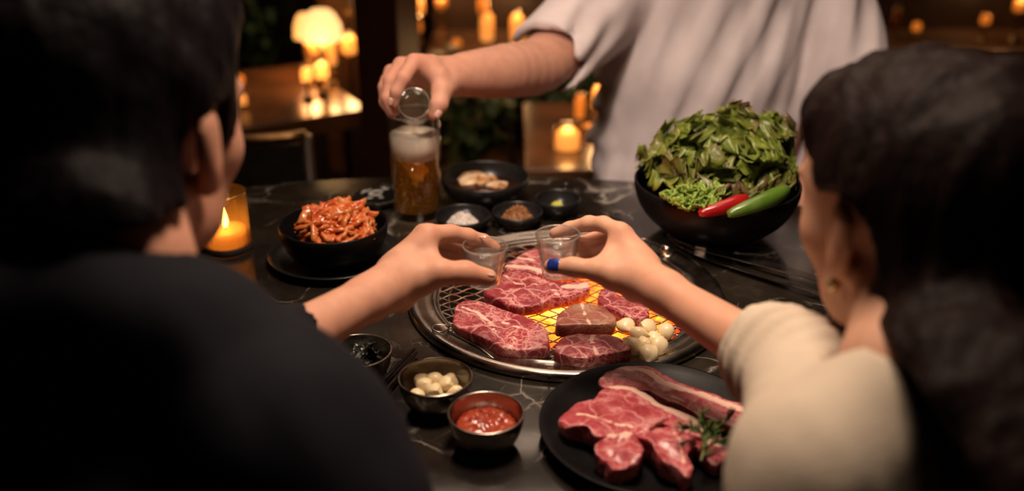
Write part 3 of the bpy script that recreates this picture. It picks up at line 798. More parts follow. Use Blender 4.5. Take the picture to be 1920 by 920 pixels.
def heap(name, n, dl, R, h, s0, s1, mat, lb, cat_, seed, z0=0.007, dx=0.0, dy=0.0):
    c = dl + V(dx, dy, z0)
    vf = join(mound(R, c + V(0, 0, 0.002), h, seed, 0.1, 150, 8, 28, 0.9), grains(n, c + V(0, 0, 0.002), R * 1.05, h, s0, s1, seed))
    o = obj(name, vf, mat, None, smooth=False, loc=c); o['kind'] = 'stuff'; return tag(o, lb, cat_)
heap('salt_heap', 420, sdl, 0.0225, 0.017, 0.0009, 0.0019, M_SALT, 'heap of coarse white salt in its black dish', 'salt', 1, dy=-0.006)
heap('spice_heap', 300, cdl, 0.0225, 0.019, 0.0012, 0.0030, M_SPICE, 'heap of brown spice paste grains in its black dish', 'spice', 2, dy=-0.004)
o = obj('wasabi', mound(0.016, ydl + V(-0.001, -0.006, 0.009), 0.012, 4, 0.25, 230, 10, 30, 0.6), M_WASABI, None, loc=ydl + V(0, -0.006, 0.007)); tag(o, 'yellow green wasabi lump in its black dish', 'wasabi')

# dark glass dish behind the kimchi
ad = P(706, 374, 0.012); adl = V(ad[0], ad[1] + 0.01, TABLE_Z)
M_SMOKE = plain('smoked_glass', (0.012, 0.011, 0.010), (0.02, 0.018, 0.016), 0.08, 30, spec=0.8)
dsh = thing('glass_dish', 'low dark glass dish behind the kimchi bowl beside the beer', 'dish', adl)
obj('dish_body', lathe([(0, 0.001), (0.018, 0.0), (0.030, 0.006), (0.036, 0.014), (0.034, 0.0155), (0.028, 0.008), (0.018, 0.004), (0, 0.004)], 48, adl, lambda r, z, a: r * (1 + (0.03 * math.cos(9 * a) if z > 0.008 else 0))), M_SMOKE, dsh)

# plate of raw meat
pc = P(1230, 795, 0.016); PLC = V(pc[0], pc[1], TABLE_Z)
plt_ = thing('black_plate', 'large round black plate of raw meat at the front right', 'plate', PLC)
obj('plate_body', lathe([(0, 0.0012), (0.060, 0.0012), (0.062, 0.0), (0.072, 0.0), (0.090, 0.0045), (0.108, 0.0135), (0.1135, 0.0165), (0.1135, 0.0182), (0.111, 0.0182), (0.104, 0.0140), (0.090, 0.0075), (0.074, 0.0045), (0, 0.004)], 96, PLC), M_BLACKMATT, plt_)
G2 = 'raw meat cuts on the black plate'
steak('raw_meat', 'long raw meat slab with a broad white fat band along the back of the plate', c7((440, 285), (470, 238), (600, 196), (720, 192), (800, 240), (900, 290), (1050, 340), (1200, 400), (1330, 440), (1390, 500), (1330, 570), (1200, 540), (1050, 500), (920, 430), (820, 400), (700, 330), (560, 310), (470, 325)), 0.022, 0.013, M_PORK, 11, G2, fat=[(c7((560, 212), (700, 225), (770, 270), (830, 305), (1000, 350), (1150, 410), (1300, 470)), 0.0042), (c7((460, 270), (540, 250), (530, 290)), 0.0025), (c7((860, 380), (930, 400)), 0.0022)], bulge=0.002)
steak('raw_meat', 'raw meat slab with a curled fatty top edge in the middle of the plate', c7((400, 400), (450, 340), (520, 300), (620, 320), (720, 365), (820, 430), (940, 470), (1040, 535), (1040, 610), (960, 590), (860, 560), (760, 500), (620, 450), (480, 430)), 0.0275, 0.013, M_PORK, 12, G2, fat=[(c7((520, 310), (640, 335), (740, 385), (830, 440), (960, 500), (1030, 570)), 0.0055)], bulge=0.002, lift=None)
steak('raw_meat', 'large marbled raw meat slice at the left of the plate', c7((212, 490), (262, 452), (380, 400), (500, 378), (640, 412), (760, 442), (848, 490), (800, 520), (720, 560), (650, 590), (560, 590), (430, 600), (360, 562), (245, 540)), 0.029, 0.0165, M_PORK, 13, G2, fat=[(c7((300, 480), (420, 500), (540, 530), (640, 540)), 0.0022)], bulge=0.0030, jag=0.0022)
steak('raw_meat', 'round raw meat chunk at the front of the plate', c7((408, 680), (440, 620), (520, 588), (620, 588), (688, 640), (690, 712), (620, 765), (530, 778), (470, 745), (430, 715)), 0.031, 0.022, M_PORK, 14, G2, fat=[(c7((500, 600), (560, 620), (610, 600)), 0.0025)], bulge=0.0055, jag=0.0032)
steak('raw_meat', 'raw meat chunk with a hanging tip next to the rosemary', c7((650, 590), (740, 558), (860, 540), (960, 580), (992, 640), (952, 700), (970, 780), (935, 825), (880, 780), (800, 750), (760, 695), (720, 650)), 0.030, 0.019, M_PORK, 15, G2, fat=[(c7((870, 570), (900, 660), (930, 760)), 0.0018)], bulge=0.005, jag=0.0028)
steak('raw_meat', 'pale raw meat scrap underneath the rosemary sprig', c7((985, 640), (1080, 612), (1190, 630), (1200, 700), (1120, 770), (1050, 735)), 0.022, 0.0135, M_PORK, 16, G2, fat=[(c7((1080, 640), (1150, 660)), 0.004)], bulge=0.003)
# rosemary
M_HERB = plain('rosemary', (0.10, 0.16, 0.035), (0.05, 0.09, 0.02), 0.5, 80)
M_STEM = plain('herb_stem', (0.16, 0.17, 0.05), (0.10, 0.10, 0.03), 0.6, 60)
def px7(x, y, h): return P(980 + x / 3.066, 620 + y / 3.066, h)
ro = thing('rosemary_sprig', 'green rosemary sprig lying on the raw meat', 'herb', px7(1060, 650, 0.034))
stems = [[px7(1025, 748, 0.034), px7(1045, 660, 0.037), px7(1048, 590, 0.041), px7(1035, 490, 0.055)], [px7(1050, 660, 0.037), px7(1090, 580, 0.043), px7(1190, 500, 0.05)], [px7(1048, 600, 0.040), px7(990, 560, 0.046), px7(915, 560, 0.048)], [px7(1050, 670, 0.036), px7(1120, 640, 0.042), px7(1190, 655, 0.042)]]
obj('stem', join(*[tube(spline(s, 5), [0.0012] * (5 * (len(s) - 1)) + [0.0005], 6) for s in stems]), M_STEM, ro)
rr_ = np.random.RandomState(2); needles = []
for s in stems:
    q = spline(s, 7)
    for i in range(3, len(q)):
        t = unit(q[min(i + 1, len(q) - 1)] - q[i - 1])
        for k in range(2):
            d = unit(t * 0.9 + rr_.randn(3) * 0.55 + V(0, 0, 0.35)); L = 0.008 + 0.007 * rr_.rand()
            needles.append(tube([q[i], q[i] + d * L * 0.5 + V(0, 0, 0.0006), q[i] + d * L], [0.0005, 0.0010, 0.0002], 5))
obj('needles', join(*needles), M_HERB, ro)

# ------------------------------------------------------------------ lettuce bowl
lb_, ll, lr = bowl('salad_bowl', 'large deep black bowl heaped with lettuce leaves', 'bowl', 1345, 338, 155, 0.078, M_BLACKMATT, 0.42, 0.62, t=0.004)
m = Mat('lettuce')
edge = m.attr('across'); al = m.attr('along')
green = m.ramp(m.noise(28, 4), [(0.30, (0.085, 0.120, 0.012)), (0.55, (0.17, 0.215, 0.026)), (0.75, (0.30, 0.33, 0.055))])
info = m.n.new('ShaderNodeObjectInfo')
em = m.math('MULTIPLY', m.math('MAXIMUM', m.math('POWER', edge, 2.5), m.math('POWER', al, 5.0)), m.ramp(m.math('ADD', m.noise(16, 3), m.math('MULTIPLY', info.outputs['Random'], 0.45)), [(0.55, 0.05), (0.95, 1.0)]))
c = m.mix(em, green, (0.095, 0.055, 0.024))
rib = m.math('MULTIPLY', m.ramp(edge, [(0.0, 1.0), (0.16, 0.0)]), m.math('SUBTRACT', 1.0, al))
c = m.mix(rib, c, (0.45, 0.52, 0.20))
m.color(c).set(rough=0.38, spec=0.5, sss=0.15, sss_r=(0.2, 0.5, 0.05), sss_s=0.004); m.bump(m.voro(150, 'F1', m.warp(90, 0.01)), 0.35, 0.0012); M_LETTUCE = m.m
rl = random.Random(21); LBASE = ll + V(0, 0, 0.048)
leaves = []
for k in range(10): leaves.append((k * 6.28 / 10 + 0.2, 0.036, 0.086, 0.052, 0.95, 0.10, 0.0125))          # outer ring, leaning out over the rim
for k in range(8): leaves.append((k * 6.28 / 8 + 0.5, 0.026, 0.104, 0.052, 1.25, 0.60, 0.0130))
for k in range(5): leaves.append((k * 6.28 / 5, 0.014, 0.112, 0.050, 1.45, 0.95, 0.0130))
leaves += [(1.2, 0.020, 0.128, 0.042, 1.4, 1.2, 0.011), (0.5, 0.040, 0.118, 0.044, 1.25, 0.9, 0.012), (0.9, 0.034, 0.140, 0.036, 1.55, 1.40, 0.010), (2.4, 0.040, 0.112, 0.044, 1.5, 1.25, 0.012), (0.1, 0.060, 0.112, 0.046, 1.4, 1.0, 0.012), (3.9, 0.02, 0.085, 0.045, 1.1, 0.5, 0.010), (4.5, 0.03, 0.075, 0.045, 0.9, 0.3, 0.010), (5.4, 0.03, 0.08, 0.045, 1.0, 0.2, 0.010), (2.6, 0.05, 0.085, 0.046, 0.9, 0.25, 0.011)]
for i, (az, r0, L, W, e0, e1, fr) in enumerate(leaves):
    az += rl.uniform(-0.2, 0.2)
    d = leaf(L * rl.uniform(0.92, 1.08), W, e0 + rl.uniform(-0.1, 0.1), e1 + rl.uniform(-0.25, 0.25), fr, rl.uniform(4.6, 6.0), 100 + i, 0.0008, 110, 25, 0.22, 1.35, 0.055)
    at = LBASE + V(r0 * math.cos(az), r0 * math.sin(az), rl.uniform(-0.008, 0.006))
    vf, at_ = place_leaf(d, at, az, rl.uniform(-0.3, 0.3))
    side = ('right', 'far', 'left', 'near')[int(((az + 0.785) % 6.2832) / 1.5708) % 4]
    lbl = 'frilly green lettuce leaf leaning out over the %s side of the large black bowl' % side if e1 < 0.4 else 'frilly lettuce leaf half upright on the %s side of the large black bowl' % side if e1 < 0.8 else 'tall frilly lettuce leaf near the top of the heap, %s side of the bowl' % side
    if L > 0.135: lbl = 'tallest upright lettuce leaf at the top of the black bowl'
    tag(obj('lettuce_leaf', vf, M_LETTUCE, None, loc=at, attr=at_), lbl, 'lettuce', 'lettuce leaves in the black bowl')
M_GREENLEAF = plain('green_pepper', (0.11, 0.20, 0.025), (0.06, 0.12, 0.012), 0.25, 40, spec=0.6)
M_REDPEP = plain('red_pepper', (0.40, 0.012, 0.012), (0.26, 0.006, 0.008), 0.2, 40, spec=0.6)
M_PALEGREEN = plain('pale_greens', (0.26, 0.36, 0.06), (0.15, 0.24, 0.03), 0.35, 50, 0.3, 120, sss=0.15, sss_s=0.004)
def pepper(name, lb, p0, p1, p2, r, mat):
    o = thing(name, lb, 'pepper', (p0 + p2) / 2)
    q = spline([p0, p1, p2], 10); n = len(q)
    obj('pod', tube(q, [r * (0.55 + 0.45 * math.sin(min(1, 2.6 * i / n) * 1.57)) * (1 - (i / n) ** 3) ** 0.6 + 0.0008 for i in range(n)], 14), mat, o)
    d = unit(p0 - p1)
    obj('stalk', tube([p0 - d * 0.002, p0 + d * 0.004, p0 + d * 0.016 + V(0, 0, 0.004)], [r * 0.55, 0.0022, 0.0016], 8), M_STEM, o)
pepper('red_pepper', 'shiny red chilli pepper at the front of the lettuce bowl', P(1400, 372, 0.098), P(1365, 386, 0.093), P(1310, 400, 0.086), 0.0095, M_REDPEP)
pepper('green_pepper', 'long green chilli pepper lying across the front of the lettuce', P(1475, 355, 0.104), P(1430, 378, 0.098), P(1364, 402, 0.086), 0.0105, M_GREENLEAF)
for i, (x, y, h, r, lb) in enumerate(((1268, 372, 0.090, 0.013, 'pale green curled bud at the left front of the lettuce bowl'), (1288, 384, 0.090, 0.012, 'pale green curled bud at the lower front of the lettuce bowl'), (1316, 380, 0.092, 0.013, 'pale green curled bud beside the red pepper'), (1330, 362, 0.098, 0.014, 'bright green curled bud above the red pepper'), (1300, 360, 0.099, 0.013, 'bright green curled bud in the front middle of the lettuce'))):
    at = P(x, y, h); parts = []
    for k in range(9):
        d = leaf(r * 1.9, r * 0.8, 0.9, -0.5 + 0.1 * k, 0.0028, 2.0, 300 + i * 10 + k, 0.0012, 18, 9, 0.5, 0.9)
        parts.append(place_leaf(d, at - V(0, 0, r * 0.6), k * 2.4, 0.3)[0])
    tag(obj('lettuce_bud', join(*parts), M_PALEGREEN, None, loc=at), lb, 'greens', 'curled buds at the front of the lettuce')

# ------------------------------------------------------------------ tongs
tg0 = P(1256, 443, 0.010)
tg = thing('steel_tongs', 'long steel grill tongs lying between the grill and the lettuce bowl', 'tongs', V(*P(1400, 500, 0)))
def strip(path, w, th, up=V(0, 0, 1)):
    path = [np.asarray(p, float) for p in path]; vs, fs = [], []
    for i, p in enumerate(path):
        t = unit(path[min(i + 1, len(path) - 1)] - path[max(i - 1, 0)]); s = unit(np.cross(t, up)); u = np.cross(s, t)
        ww = w[i] if hasattr(w, '__len__') else w
        for a, b in ((-1, -1), (1, -1), (1, 1), (-1, 1)): vs.append(p + s * a * ww / 2 + u * b * th / 2)
    for i in range(len(path) - 1):
        for k in range(4):
            j = (k + 1) % 4; fs.append((i * 4 + k, i * 4 + j, i * 4 + 4 + j, i * 4 + 4 + k))
    fs.append((3, 2, 1, 0)); b = 4 * (len(path) - 1); fs.append((b, b + 1, b + 2, b + 3)); return vs, fs
up_arm = spline([P(1300, 462, 0.012), P(1340, 472, 0.014), P(1430, 494, 0.017), P(1532, 522, 0.014), P(1600, 542, 0.008)], 6)
lo_arm = spline([P(1300, 474, 0.008), P(1340, 488, 0.008), P(1430, 515, 0.009), P(1541, 552, 0.008), P(1600, 574, 0.006)], 6)
obj('arm', strip(up_arm, [0.010 + 0.006 * math.sin(i / len(up_arm) * 3.0) for i in range(len(up_arm))], 0.0016), M_STEEL, tg, smooth=False)
obj('arm', strip(lo_arm, [0.009 + 0.003 * math.sin(i / len(lo_arm) * 3.0) for i in range(len(lo_arm))], 0.0016), M_STEEL, tg, smooth=False)
obj('spring_loop', tube(spline([P(1304, 464, 0.010), P(1272, 452, 0.010), P(1254, 440, 0.010), P(1258, 449, 0.008), P(1280, 465, 0.008), P(1306, 477, 0.008)], 6), 0.0017, 8), M_STEEL, tg)
hg = P(1314, 468, 0.012)
obj('hinge', xf(box((0, 0, 0), (0.016, 0.011, 0.012)), hg, (0, 0, -0.35)), M_STEEL, tg, smooth=False, bevel=0.0015)

# ------------------------------------------------------------------ beer and glasses
BB = P(783, 404, 0.0); BRT, BRB, BH = 0.0382, 0.0345, 0.158
def beer_r(z): return BRB + (BRT - BRB) * z / BH
bg = thing('beer_glass', 'tall clear glass of foaming amber beer being topped up', 'beer', BB)
obj('glass_body', lathe([(0, 0.0), (BRB - 0.002, 0.0), (BRB, 0.002), (BRT, BH), (BRT - 0.0008, BH + 0.0008), (BRT - 0.0018, BH), (BRB - 0.0010, 0.016), (BRB - 0.008, 0.0125), (0, 0.012)], 72, BB), M_GLASS, bg)
obj('rim', tube([BB + V((BRT - 0.0009) * math.cos(a), (BRT - 0.0009) * math.sin(a), BH) for a in np.linspace(0, 2 * math.pi, 73)], 0.0012, 6, False), M_RIMGLINT, bg)
obj('foot_glint', tube([BB + V((BRB - 0.0008) * math.cos(a), (BRB - 0.0008) * math.sin(a), 0.0016) for a in np.linspace(0, 2 * math.pi, 73)], 0.0012, 6, False), M_RIMGLINT, bg)  # pale ring put in as the foot highlight
M_BEER = thin_glass('amber_beer', (0.98, 0.74, 0.28), 1.30, 0.03, 0.25, (1.0, 0.62, 0.14), 0.15)
obj('beer', lathe([(0, 0.0135), (beer_r(0.014) - 0.003, 0.0140), (beer_r(0.1) - 0.0022, 0.098), (0, 0.098)], 64, BB), M_BEER, bg)
m = Mat('beer_foam'); m.color(m.ramp(m.noise(90, 4), [(0.3, (0.93, 0.83, 0.70)), (0.7, (0.88, 0.74, 0.58))])).set(rough=0.75, sss=0.25, sss_r=(0.9, 0.7, 0.5), sss_s=0.008); m.bump(m.noise(400, 2), 0.3, 0.0006); M_FOAM = m.m
fv, ff = lathe([(0, 0.0985)] + [((beer_r(0.1) - 0.0022) * k / 8, 0.0985 - 0.004 * (k == 0)) for k in range(1, 9)] + [(beer_r(0.11) - 0.0021, 0.112), (beer_r(0.125) - 0.0021, 0.127)] + [((beer_r(0.127) - 0.0021) * k / 8, 0.1285) for k in range(7, 0, -1)] + [(0, 0.1285)], 56, BB)
r_ = np.hypot(fv[:, 0] - BB[0], fv[:, 1] - BB[1]); inner = r_ < beer_r(0.1) - 0.004
fv[:, 2] += np.where(inner, 0.0016 * wobble(fv, 160, 2), 0.0); low = fv[:, 2] < BB[2] + 0.105
fv[:, 2] -= np.where(low & ~inner, 0.004, 0) - np.where(low & inner, -0.002, 0)
obj('foam', (fv, ff), M_FOAM, bg)
M_SWIRL = plain('golden_swirl', (1.0, 0.74, 0.20), (0.98, 0.60, 0.10), 0.6, 160, sss=0.2, sss_s=0.005)
sw = Body(); sw.chain([BB + V(0.001, 0, 0.096), BB + V(-0.002, 0, 0.080), BB + V(0.003, 0, 0.066), BB + V(0.0, 0, 0.050)], [0.010, 0.0125, 0.0105, 0.003]); sw.chain([BB + V(0.0, 0, 0.075), BB + V(0.013, -0.002, 0.072)], [0.008, 0.003]); sw.chain([BB + V(0.0, 0, 0.083), BB + V(-0.013, 0.0, 0.083)], [0.008, 0.003])
sw.disp = lambda p: 0.0032 * wobble(p, 420, 4, 3); sw.pad = 0.004
obj('swirl', sw.mesh(0.0011), M_SWIRL, bg)
rb = np.random.RandomState(9); bub = []; sp = lathe([(0, -1), (0.8, -0.6), (0.8, 0.6), (0, 1)], 6)
for i in range(170):
    a = rb.rand() * 6.28; r = 0.031 * math.sqrt(rb.rand()); z = 0.018 + 0.075 * rb.rand() ** 1.8
    bub.append(xf(sp, BB + V(r * math.cos(a), r * math.sin(a), z), (0, 0, 0), 0.0004 + 0.0005 * rb.rand()))
b = obj('bubbles', join(*bub), M_SWIRL, bg); b['kind'] = 'stuff'
# shot glasses
def shot(name, lb, base, axis, H, R, rb_, fill, group):
    """tumbler-shaped shot glass standing on base along axis"""
    base = np.asarray(base, float); ax = unit(axis)
    o = thing(name, lb, 'glass', base, group)
    z = V(0, 0, 1); c = np.cross(z, ax); s = np.linalg.norm(c)
    Rm = np.eye(3) if s < 1e-6 else np.array(Matrix.Rotation(math.atan2(s, z @ ax), 3, Vector(c)))
    t = 0.0015; bt = 0.0085
    rr = lambda h: rb_ + (R - rb_) * h / H
    g = lathe([(0, 0.0012), (rb_ * 0.8, 0.0005), (rb_ - 0.001, 0.0), (rb_, 0.001), (R, H), (R - 0.0006, H + 0.0007), (R - t, H), (rr(bt) - t, bt), (rr(bt) * 0.6, bt - 0.0012), (0, bt - 0.0015)], 56)
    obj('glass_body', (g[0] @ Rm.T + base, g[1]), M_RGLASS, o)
    for nm_, r0, h0, tt in (('rim', R - 0.0007, H, 0.0009), ('foot_glint', rb_ - 0.0006, 0.0012, 0.0009)):  # pale rings put in as rim and foot highlights
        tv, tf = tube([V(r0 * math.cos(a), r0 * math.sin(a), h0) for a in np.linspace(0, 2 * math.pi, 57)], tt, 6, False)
        obj(nm_, (tv @ Rm.T + base, tf), M_RIMGLINT, o)
    if fill:
        h1 = bt + (H - bt) * fill
        l = lathe([(0, bt - 0.0012), (rr(bt) * 0.6, bt - 0.001), (rr(bt) - t * 0.92, bt + 0.0003), (rr(h1) - t * 0.92, h1 + 0.0006), (rr(h1) - t * 1.5, h1), (0, h1)], 56)
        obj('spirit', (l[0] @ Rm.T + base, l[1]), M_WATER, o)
    return o
HS = 0.92          # how far out the raised hands and glasses are held
SG1 = Q(908, 531, 1.150 * HS); SG2 = Q(1046, 513, 1.150 * HS)
shot('shot_glass', 'clear shot glass raised by the navy-sleeved hand on the left', SG1, (0.03, 0, 1), 0.047 * HS, 0.0257 * HS, 0.0178 * HS, 0.66, 'raised shot glasses')
shot('shot_glass', 'clear shot glass raised by the hand with a blue thumbnail', SG2, (-0.02, 0, 1), 0.0495 * HS, 0.0252 * HS, 0.0178 * HS, 0.62, 'raised shot glasses')
SG3 = Q(776, 193, 1.372); SG3T = Q(778, 203, 1.425)
shot('shot_glass', 'tilted shot glass being emptied into the beer', SG3, SG3T - SG3, 0.050, 0.0245, 0.0215, 0, 'raised shot glasses')
lip = Q(777, 229, 1.43); st_end = V(lip[0] + 0.001, lip[1], TABLE_Z + 0.1275)
pts = [lip + (st_end - lip) * t + V(0.0008 * math.sin(9 * t), 0, 0) for t in np.linspace(0, 1, 12)]
M_STREAM = thin_glass('poured_spirit', (0.98, 0.96, 0.92), 1.6, 0.05)
tag(obj('spirit_stream', tube(pts, [0.0038, 0.0030, 0.0022, 0.0017, 0.0022, 0.0032, 0.0024, 0.0018, 0.0026, 0.0024, 0.0020, 0.0016], 10), M_STREAM, None, loc=st_end), 'thin clear stream pouring from the tilted shot glass into the beer', 'liquid')

# ------------------------------------------------------------------ candle in ribbed glass
cb = P(428, 466, 0); CRr, CHh = 0.0315, 0.083
ch = thing('candle_holder', 'ribbed amber glass candle holder with a lit candle at the table edge', 'candle', cb)
M_AMBER = thin_glass('amber_ribbed_glass', (0.95, 0.72, 0.40), 1.45, 0.08, 0.22, (0.95, 0.55, 0.18))
rib_ = lambda r, z, a: r * (1 + (0.035 * abs(math.sin(9 * a)) - 0.015 if 0.008 < z < CHh - 0.006 and r > 0.025 else 0))
obj('glass_body', lathe([(0, 0), (CRr * 0.97, 0), (CRr, 0.003), (CRr, 0.012)] + [(CRr, 0.012 + (CHh - 0.022) * k / 4) for k in range(1, 5)] + [(CRr, CHh - 0.004), (CRr, CHh), (CRr - 0.001, CHh + 0.001), (CRr - 0.0025, CHh), (CRr - 0.0027, 0.009), (0, 0.008)], 144, cb, rib_), M_AMBER, ch)
M_RIM = plain('brass_rim', (0.60, 0.36, 0.14), (0.4, 0.22, 0.08), 0.25, 50, metal=1.0)
obj('rim_band', tube([cb + V(CRr * math.cos(a), CRr * math.sin(a), CHh + 0.0005) for a in np.linspace(0, 6.2832, 49)], 0.0011, 6, False), M_RIM, ch)
obj('base_band', lathe([(CRr * 1.02, 0.0005), (CRr * 1.06, 0.002), (CRr * 1.05, 0.009), (CRr * 1.015, 0.0105)], 48, cb), M_IRON, ch)
M_WAX = glow('candle_wax', (1.0, 0.42, 0.12), 0.9, (0.85, 0.65, 0.4))
obj('wax', lathe([(0, 0.009), (0.026, 0.009), (0.026, 0.030), (0.022, 0.0285), (0, 0.028)], 32, cb), M_WAX, ch)
M_FLAME = glow('flame', (1.0, 0.62, 0.25), 40.0, (0, 0, 0), 0.1)
obj('flame', lathe([(0, 0.031), (0.003, 0.034), (0.0048, 0.040), (0.0035, 0.050), (0.001, 0.060), (0, 0.062)], 14, cb), M_FLAME, ch)
obj('wick', tube([cb + V(0, 0, 0.027), cb + V(0.0004, 0, 0.034)], 0.0007, 6), M_IRON, ch)
# ------------------------------------------------------------------ people
def skin_mat(name, c1, c2):
    m = Mat(name)
    m.color(m.mix(m.ramp(m.noise(9, 3), [(0.4, 0.0), (0.65, 0.35)]), m.ramp(m.noise(60, 4), [(0.35, c1), (0.65, c2)]), tuple(a * b for a, b in zip(c1, (1.0, 0.74, 0.68)))))
    m.set(rough=0.55, spec=0.25, sss=0.10, sss_r=(0.9, 0.35, 0.2), sss_s=0.01)
    m.bump(m.noise(260, 4), 0.12, 0.001); return m.m
M_SKIN1 = skin_mat('skin_warm', (0.61, 0.32, 0.215), (0.54, 0.27, 0.18))
M_SKIN2 = skin_mat('skin_light', (0.65, 0.36, 0.24), (0.58, 0.31, 0.205))
M_SKIN3 = skin_mat('skin_tan', (0.56, 0.29, 0.20), (0.50, 0.25, 0.17))
M_NAIL = plain('fingernail', (0.68, 0.42, 0.34), (0.62, 0.36, 0.28), 0.25, 80)
M_BLUENAIL = plain('blue_nail_polish', (0.010, 0.030, 0.22), (0.008, 0.022, 0.17), 0.25, 120, 0.2, 300, spec=0.6)
def hair_mat(name, c1, c2):
    m = Mat(name); s = m.coord('Object', (70, 70, 9))
    m.color(m.ramp(m.noise(3.0, 4, vec=s), [(0.35, c1), (0.7, c2)])).set(rough=0.55, spec=0.08); m.bump(m.noise(4, 4, vec=s), 0.5, 0.003); return m.m
M_HAIR1 = hair_mat('black_hair', (0.0035, 0.0022, 0.003), (0.007, 0.0048, 0.0058))
M_HAIR2 = hair_mat('dark_brown_hair', (0.0055, 0.0030, 0.003), (0.016, 0.0075, 0.0055))
def cloth(name, c1, c2, weave=900, rough=0.85, fold=0.25):
    m = Mat(name); m.color(m.ramp(m.noise(14, 4), [(0.35, c1), (0.65, c2)])).set(rough=rough, spec=0.2)
    a = m.noise(weave, 2, vec=m.coord('Object', (1, 1, 0.35))); b = m.noise(weave, 2, vec=m.coord('Object', (0.35, 0.35, 1)))
    m.bump(m.mix(0.5, a, b), fold, 0.0012); return m.m
M_NAVY = cloth('navy_cotton', (0.0038, 0.0040, 0.0075), (0.006, 0.0062, 0.0105))
M_WHITE = cloth('white_linen', (0.66, 0.57, 0.56), (0.58, 0.50, 0.49), 700)
M_CREAM = cloth('cream_knit', (0.62, 0.52, 0.41), (0.54, 0.45, 0.35), 500, 0.9, 0.5)
M_TROUSER = cloth('dark_trousers', (0.012, 0.012, 0.015), (0.02, 0.02, 0.024))
M_SHOE = plain('dark_leather', (0.01, 0.008, 0.007), (0.02, 0.016, 0.012), 0.4, 40)

def frame(yaw, pitch=0.0, roll=0.0):
    """columns right, forward, up; yaw>0 turns to the viewer's right, pitch>0 looks down"""
    return np.array(Matrix.Rotation(-yaw, 3, 'Z') @ Matrix.Rotation(-pitch, 3, 'X') @ Matrix.Rotation(roll, 3, 'Y'))
def add_head(B, C, R, s=1.0):
    L = lambda x, y, z: C + R @ (V(x, y, z) * s)
    E = lambda c, r, k=0.02, op='add', rot=None: B.ell(L(*c), V(*r) * s, R if rot is None else R @ rot, k, op)
    E((0, -0.012, 0.038), (0.074, 0.094, 0.082))
    E((0, 0.032, -0.038), (0.058, 0.062, 0.072), 0.03)
    E((0, 0.045, 0.025), (0.062, 0.052, 0.055), 0.03)
    E((0, 0.066, -0.094), (0.024, 0.020, 0.017), 0.03)
    for q in (-1, 1):
        E((q * 0.045, 0.050, -0.022), (0.020, 0.022, 0.018), 0.025)          # cheekbone
        E((q * 0.050, 0.005, -0.070), (0.016, 0.030, 0.022), 0.03)           # jaw angle
        E((q * 0.030, 0.090, 0.010), (0.017, 0.012, 0.011), 0.012, 'sub')    # eye socket
        E((q * 0.030, 0.079, 0.008), (0.0135, 0.0125, 0.0125), 0.004)        # eyeball under lids
        E((q * 0.030, 0.086, 0.026), (0.022, 0.010, 0.006), 0.012)           # brow
        t = np.array(Euler((0.15, 0, q * 0.35)).to_matrix())
        E((q * 0.082, -0.010, -0.006), (0.0085, 0.020, 0.034), 0.006, 'add', t)   # ear
        E((q * 0.074, -0.002, -0.032), (0.007, 0.010, 0.012), 0.008)              # lobe
        E((q * 0.0925, -0.003, -0.004), (0.0055, 0.011, 0.020), 0.004, 'sub', t)  # hollow
        E((q * 0.012, 0.101, -0.032), (0.008, 0.009, 0.007), 0.006)               # nostril wing
    B.chain([L(0, 0.086, 0.022), L(0, 0.104, -0.020), L(0, 0.110, -0.030)], [0.007 * s, 0.009 * s, 0.0095 * s], 0.012)
    E((0, 0.092, -0.057), (0.022, 0.008, 0.005), 0.006)
    E((0, 0.089, -0.067), (0.019, 0.009, 0.006), 0.006)
    E((0, 0.101, -0.062), (0.022, 0.008, 0.0012), 0.003, 'sub')
    return L
def hand_simple(B, wrist, d, up, side, s=1.0):
    """relaxed hand with five curled fingers"""
    d = unit(d); up = unit(up - d * np.dot(up, d)); r = np.cross(d, up) * side
    w = np.asarray(wrist, float)
    for i, (o, L) in enumerate(((-0.027, 0.062), (-0.009, 0.070), (0.010, 0.066), (0.027, 0.052))):
        m_ = w + d * 0.088 * s + r * o * s
        B.chain([w + r * o * 0.4, m_], [0.016 * s, 0.0115 * s], 0.012)
        a = m_ + d * L * 0.5 * s - up * 0.010; b = a + d * L * 0.28 * s - up * 0.014; c = b + d * L * 0.10 * s - up * 0.016
        B.chain([m_, a, b, c], [0.0098 * s, 0.0088 * s, 0.0078 * s, 0.0068 * s], 0.004)
    B.chain([w + d * 0.02, w + d * 0.05 * s - r * 0.040 * s - up * 0.006, w + d * 0.078 * s - r * 0.052 * s - up * 0.014, w + d * 0.10 * s - r * 0.050 * s - up * 0.022], [0.017 * s, 0.013 * s, 0.0105 * s, 0.0085 * s], 0.010)
def nail(parent, tip, along, normal, l, w, mat, name='fingernail', lab=None):
    a = unit(along); n = unit(normal - a * np.dot(normal, a)); b = np.cross(n, a); vs, fs = [], []
    N = 9
    for i in range(N):
        for j in range(N):
            u, v = i / (N - 1) * 2 - 1, j / (N - 1) * 2 - 1
            x = u * math.sqrt(1 - 0.35 * v * v); y = v * math.sqrt(1 - 0.35 * u * u)
            vs.append(tip + a * x * l / 2 + b * y * w / 2 - n * (0.20 * y * y * w + 0.06 * x * x * l))
    top = len(vs); vs += [p - n * 0.0012 for p in vs]
    for i in range(N - 1):
        for j in range(N - 1):
            q = (i * N + j, (i + 1) * N + j, (i + 1) * N + j + 1, i * N + j + 1); fs.append(q); fs.append(tuple(top + k for k in q[::-1]))
    ed = [i * N for i in range(N)] + [(N - 1) * N + j for j in range(1, N)] + [i * N + N - 1 for i in range(N - 2, -1, -1)] + [j for j in range(N - 2, 0, -1)]
    for k in range(len(ed)):
        p, q = ed[k], ed[(k + 1) % len(ed)]; fs.append((q, p, p + top, q + top))
    o = obj(name, (vs, fs), mat, parent)
    if lab: o['label'] = lab
    return o
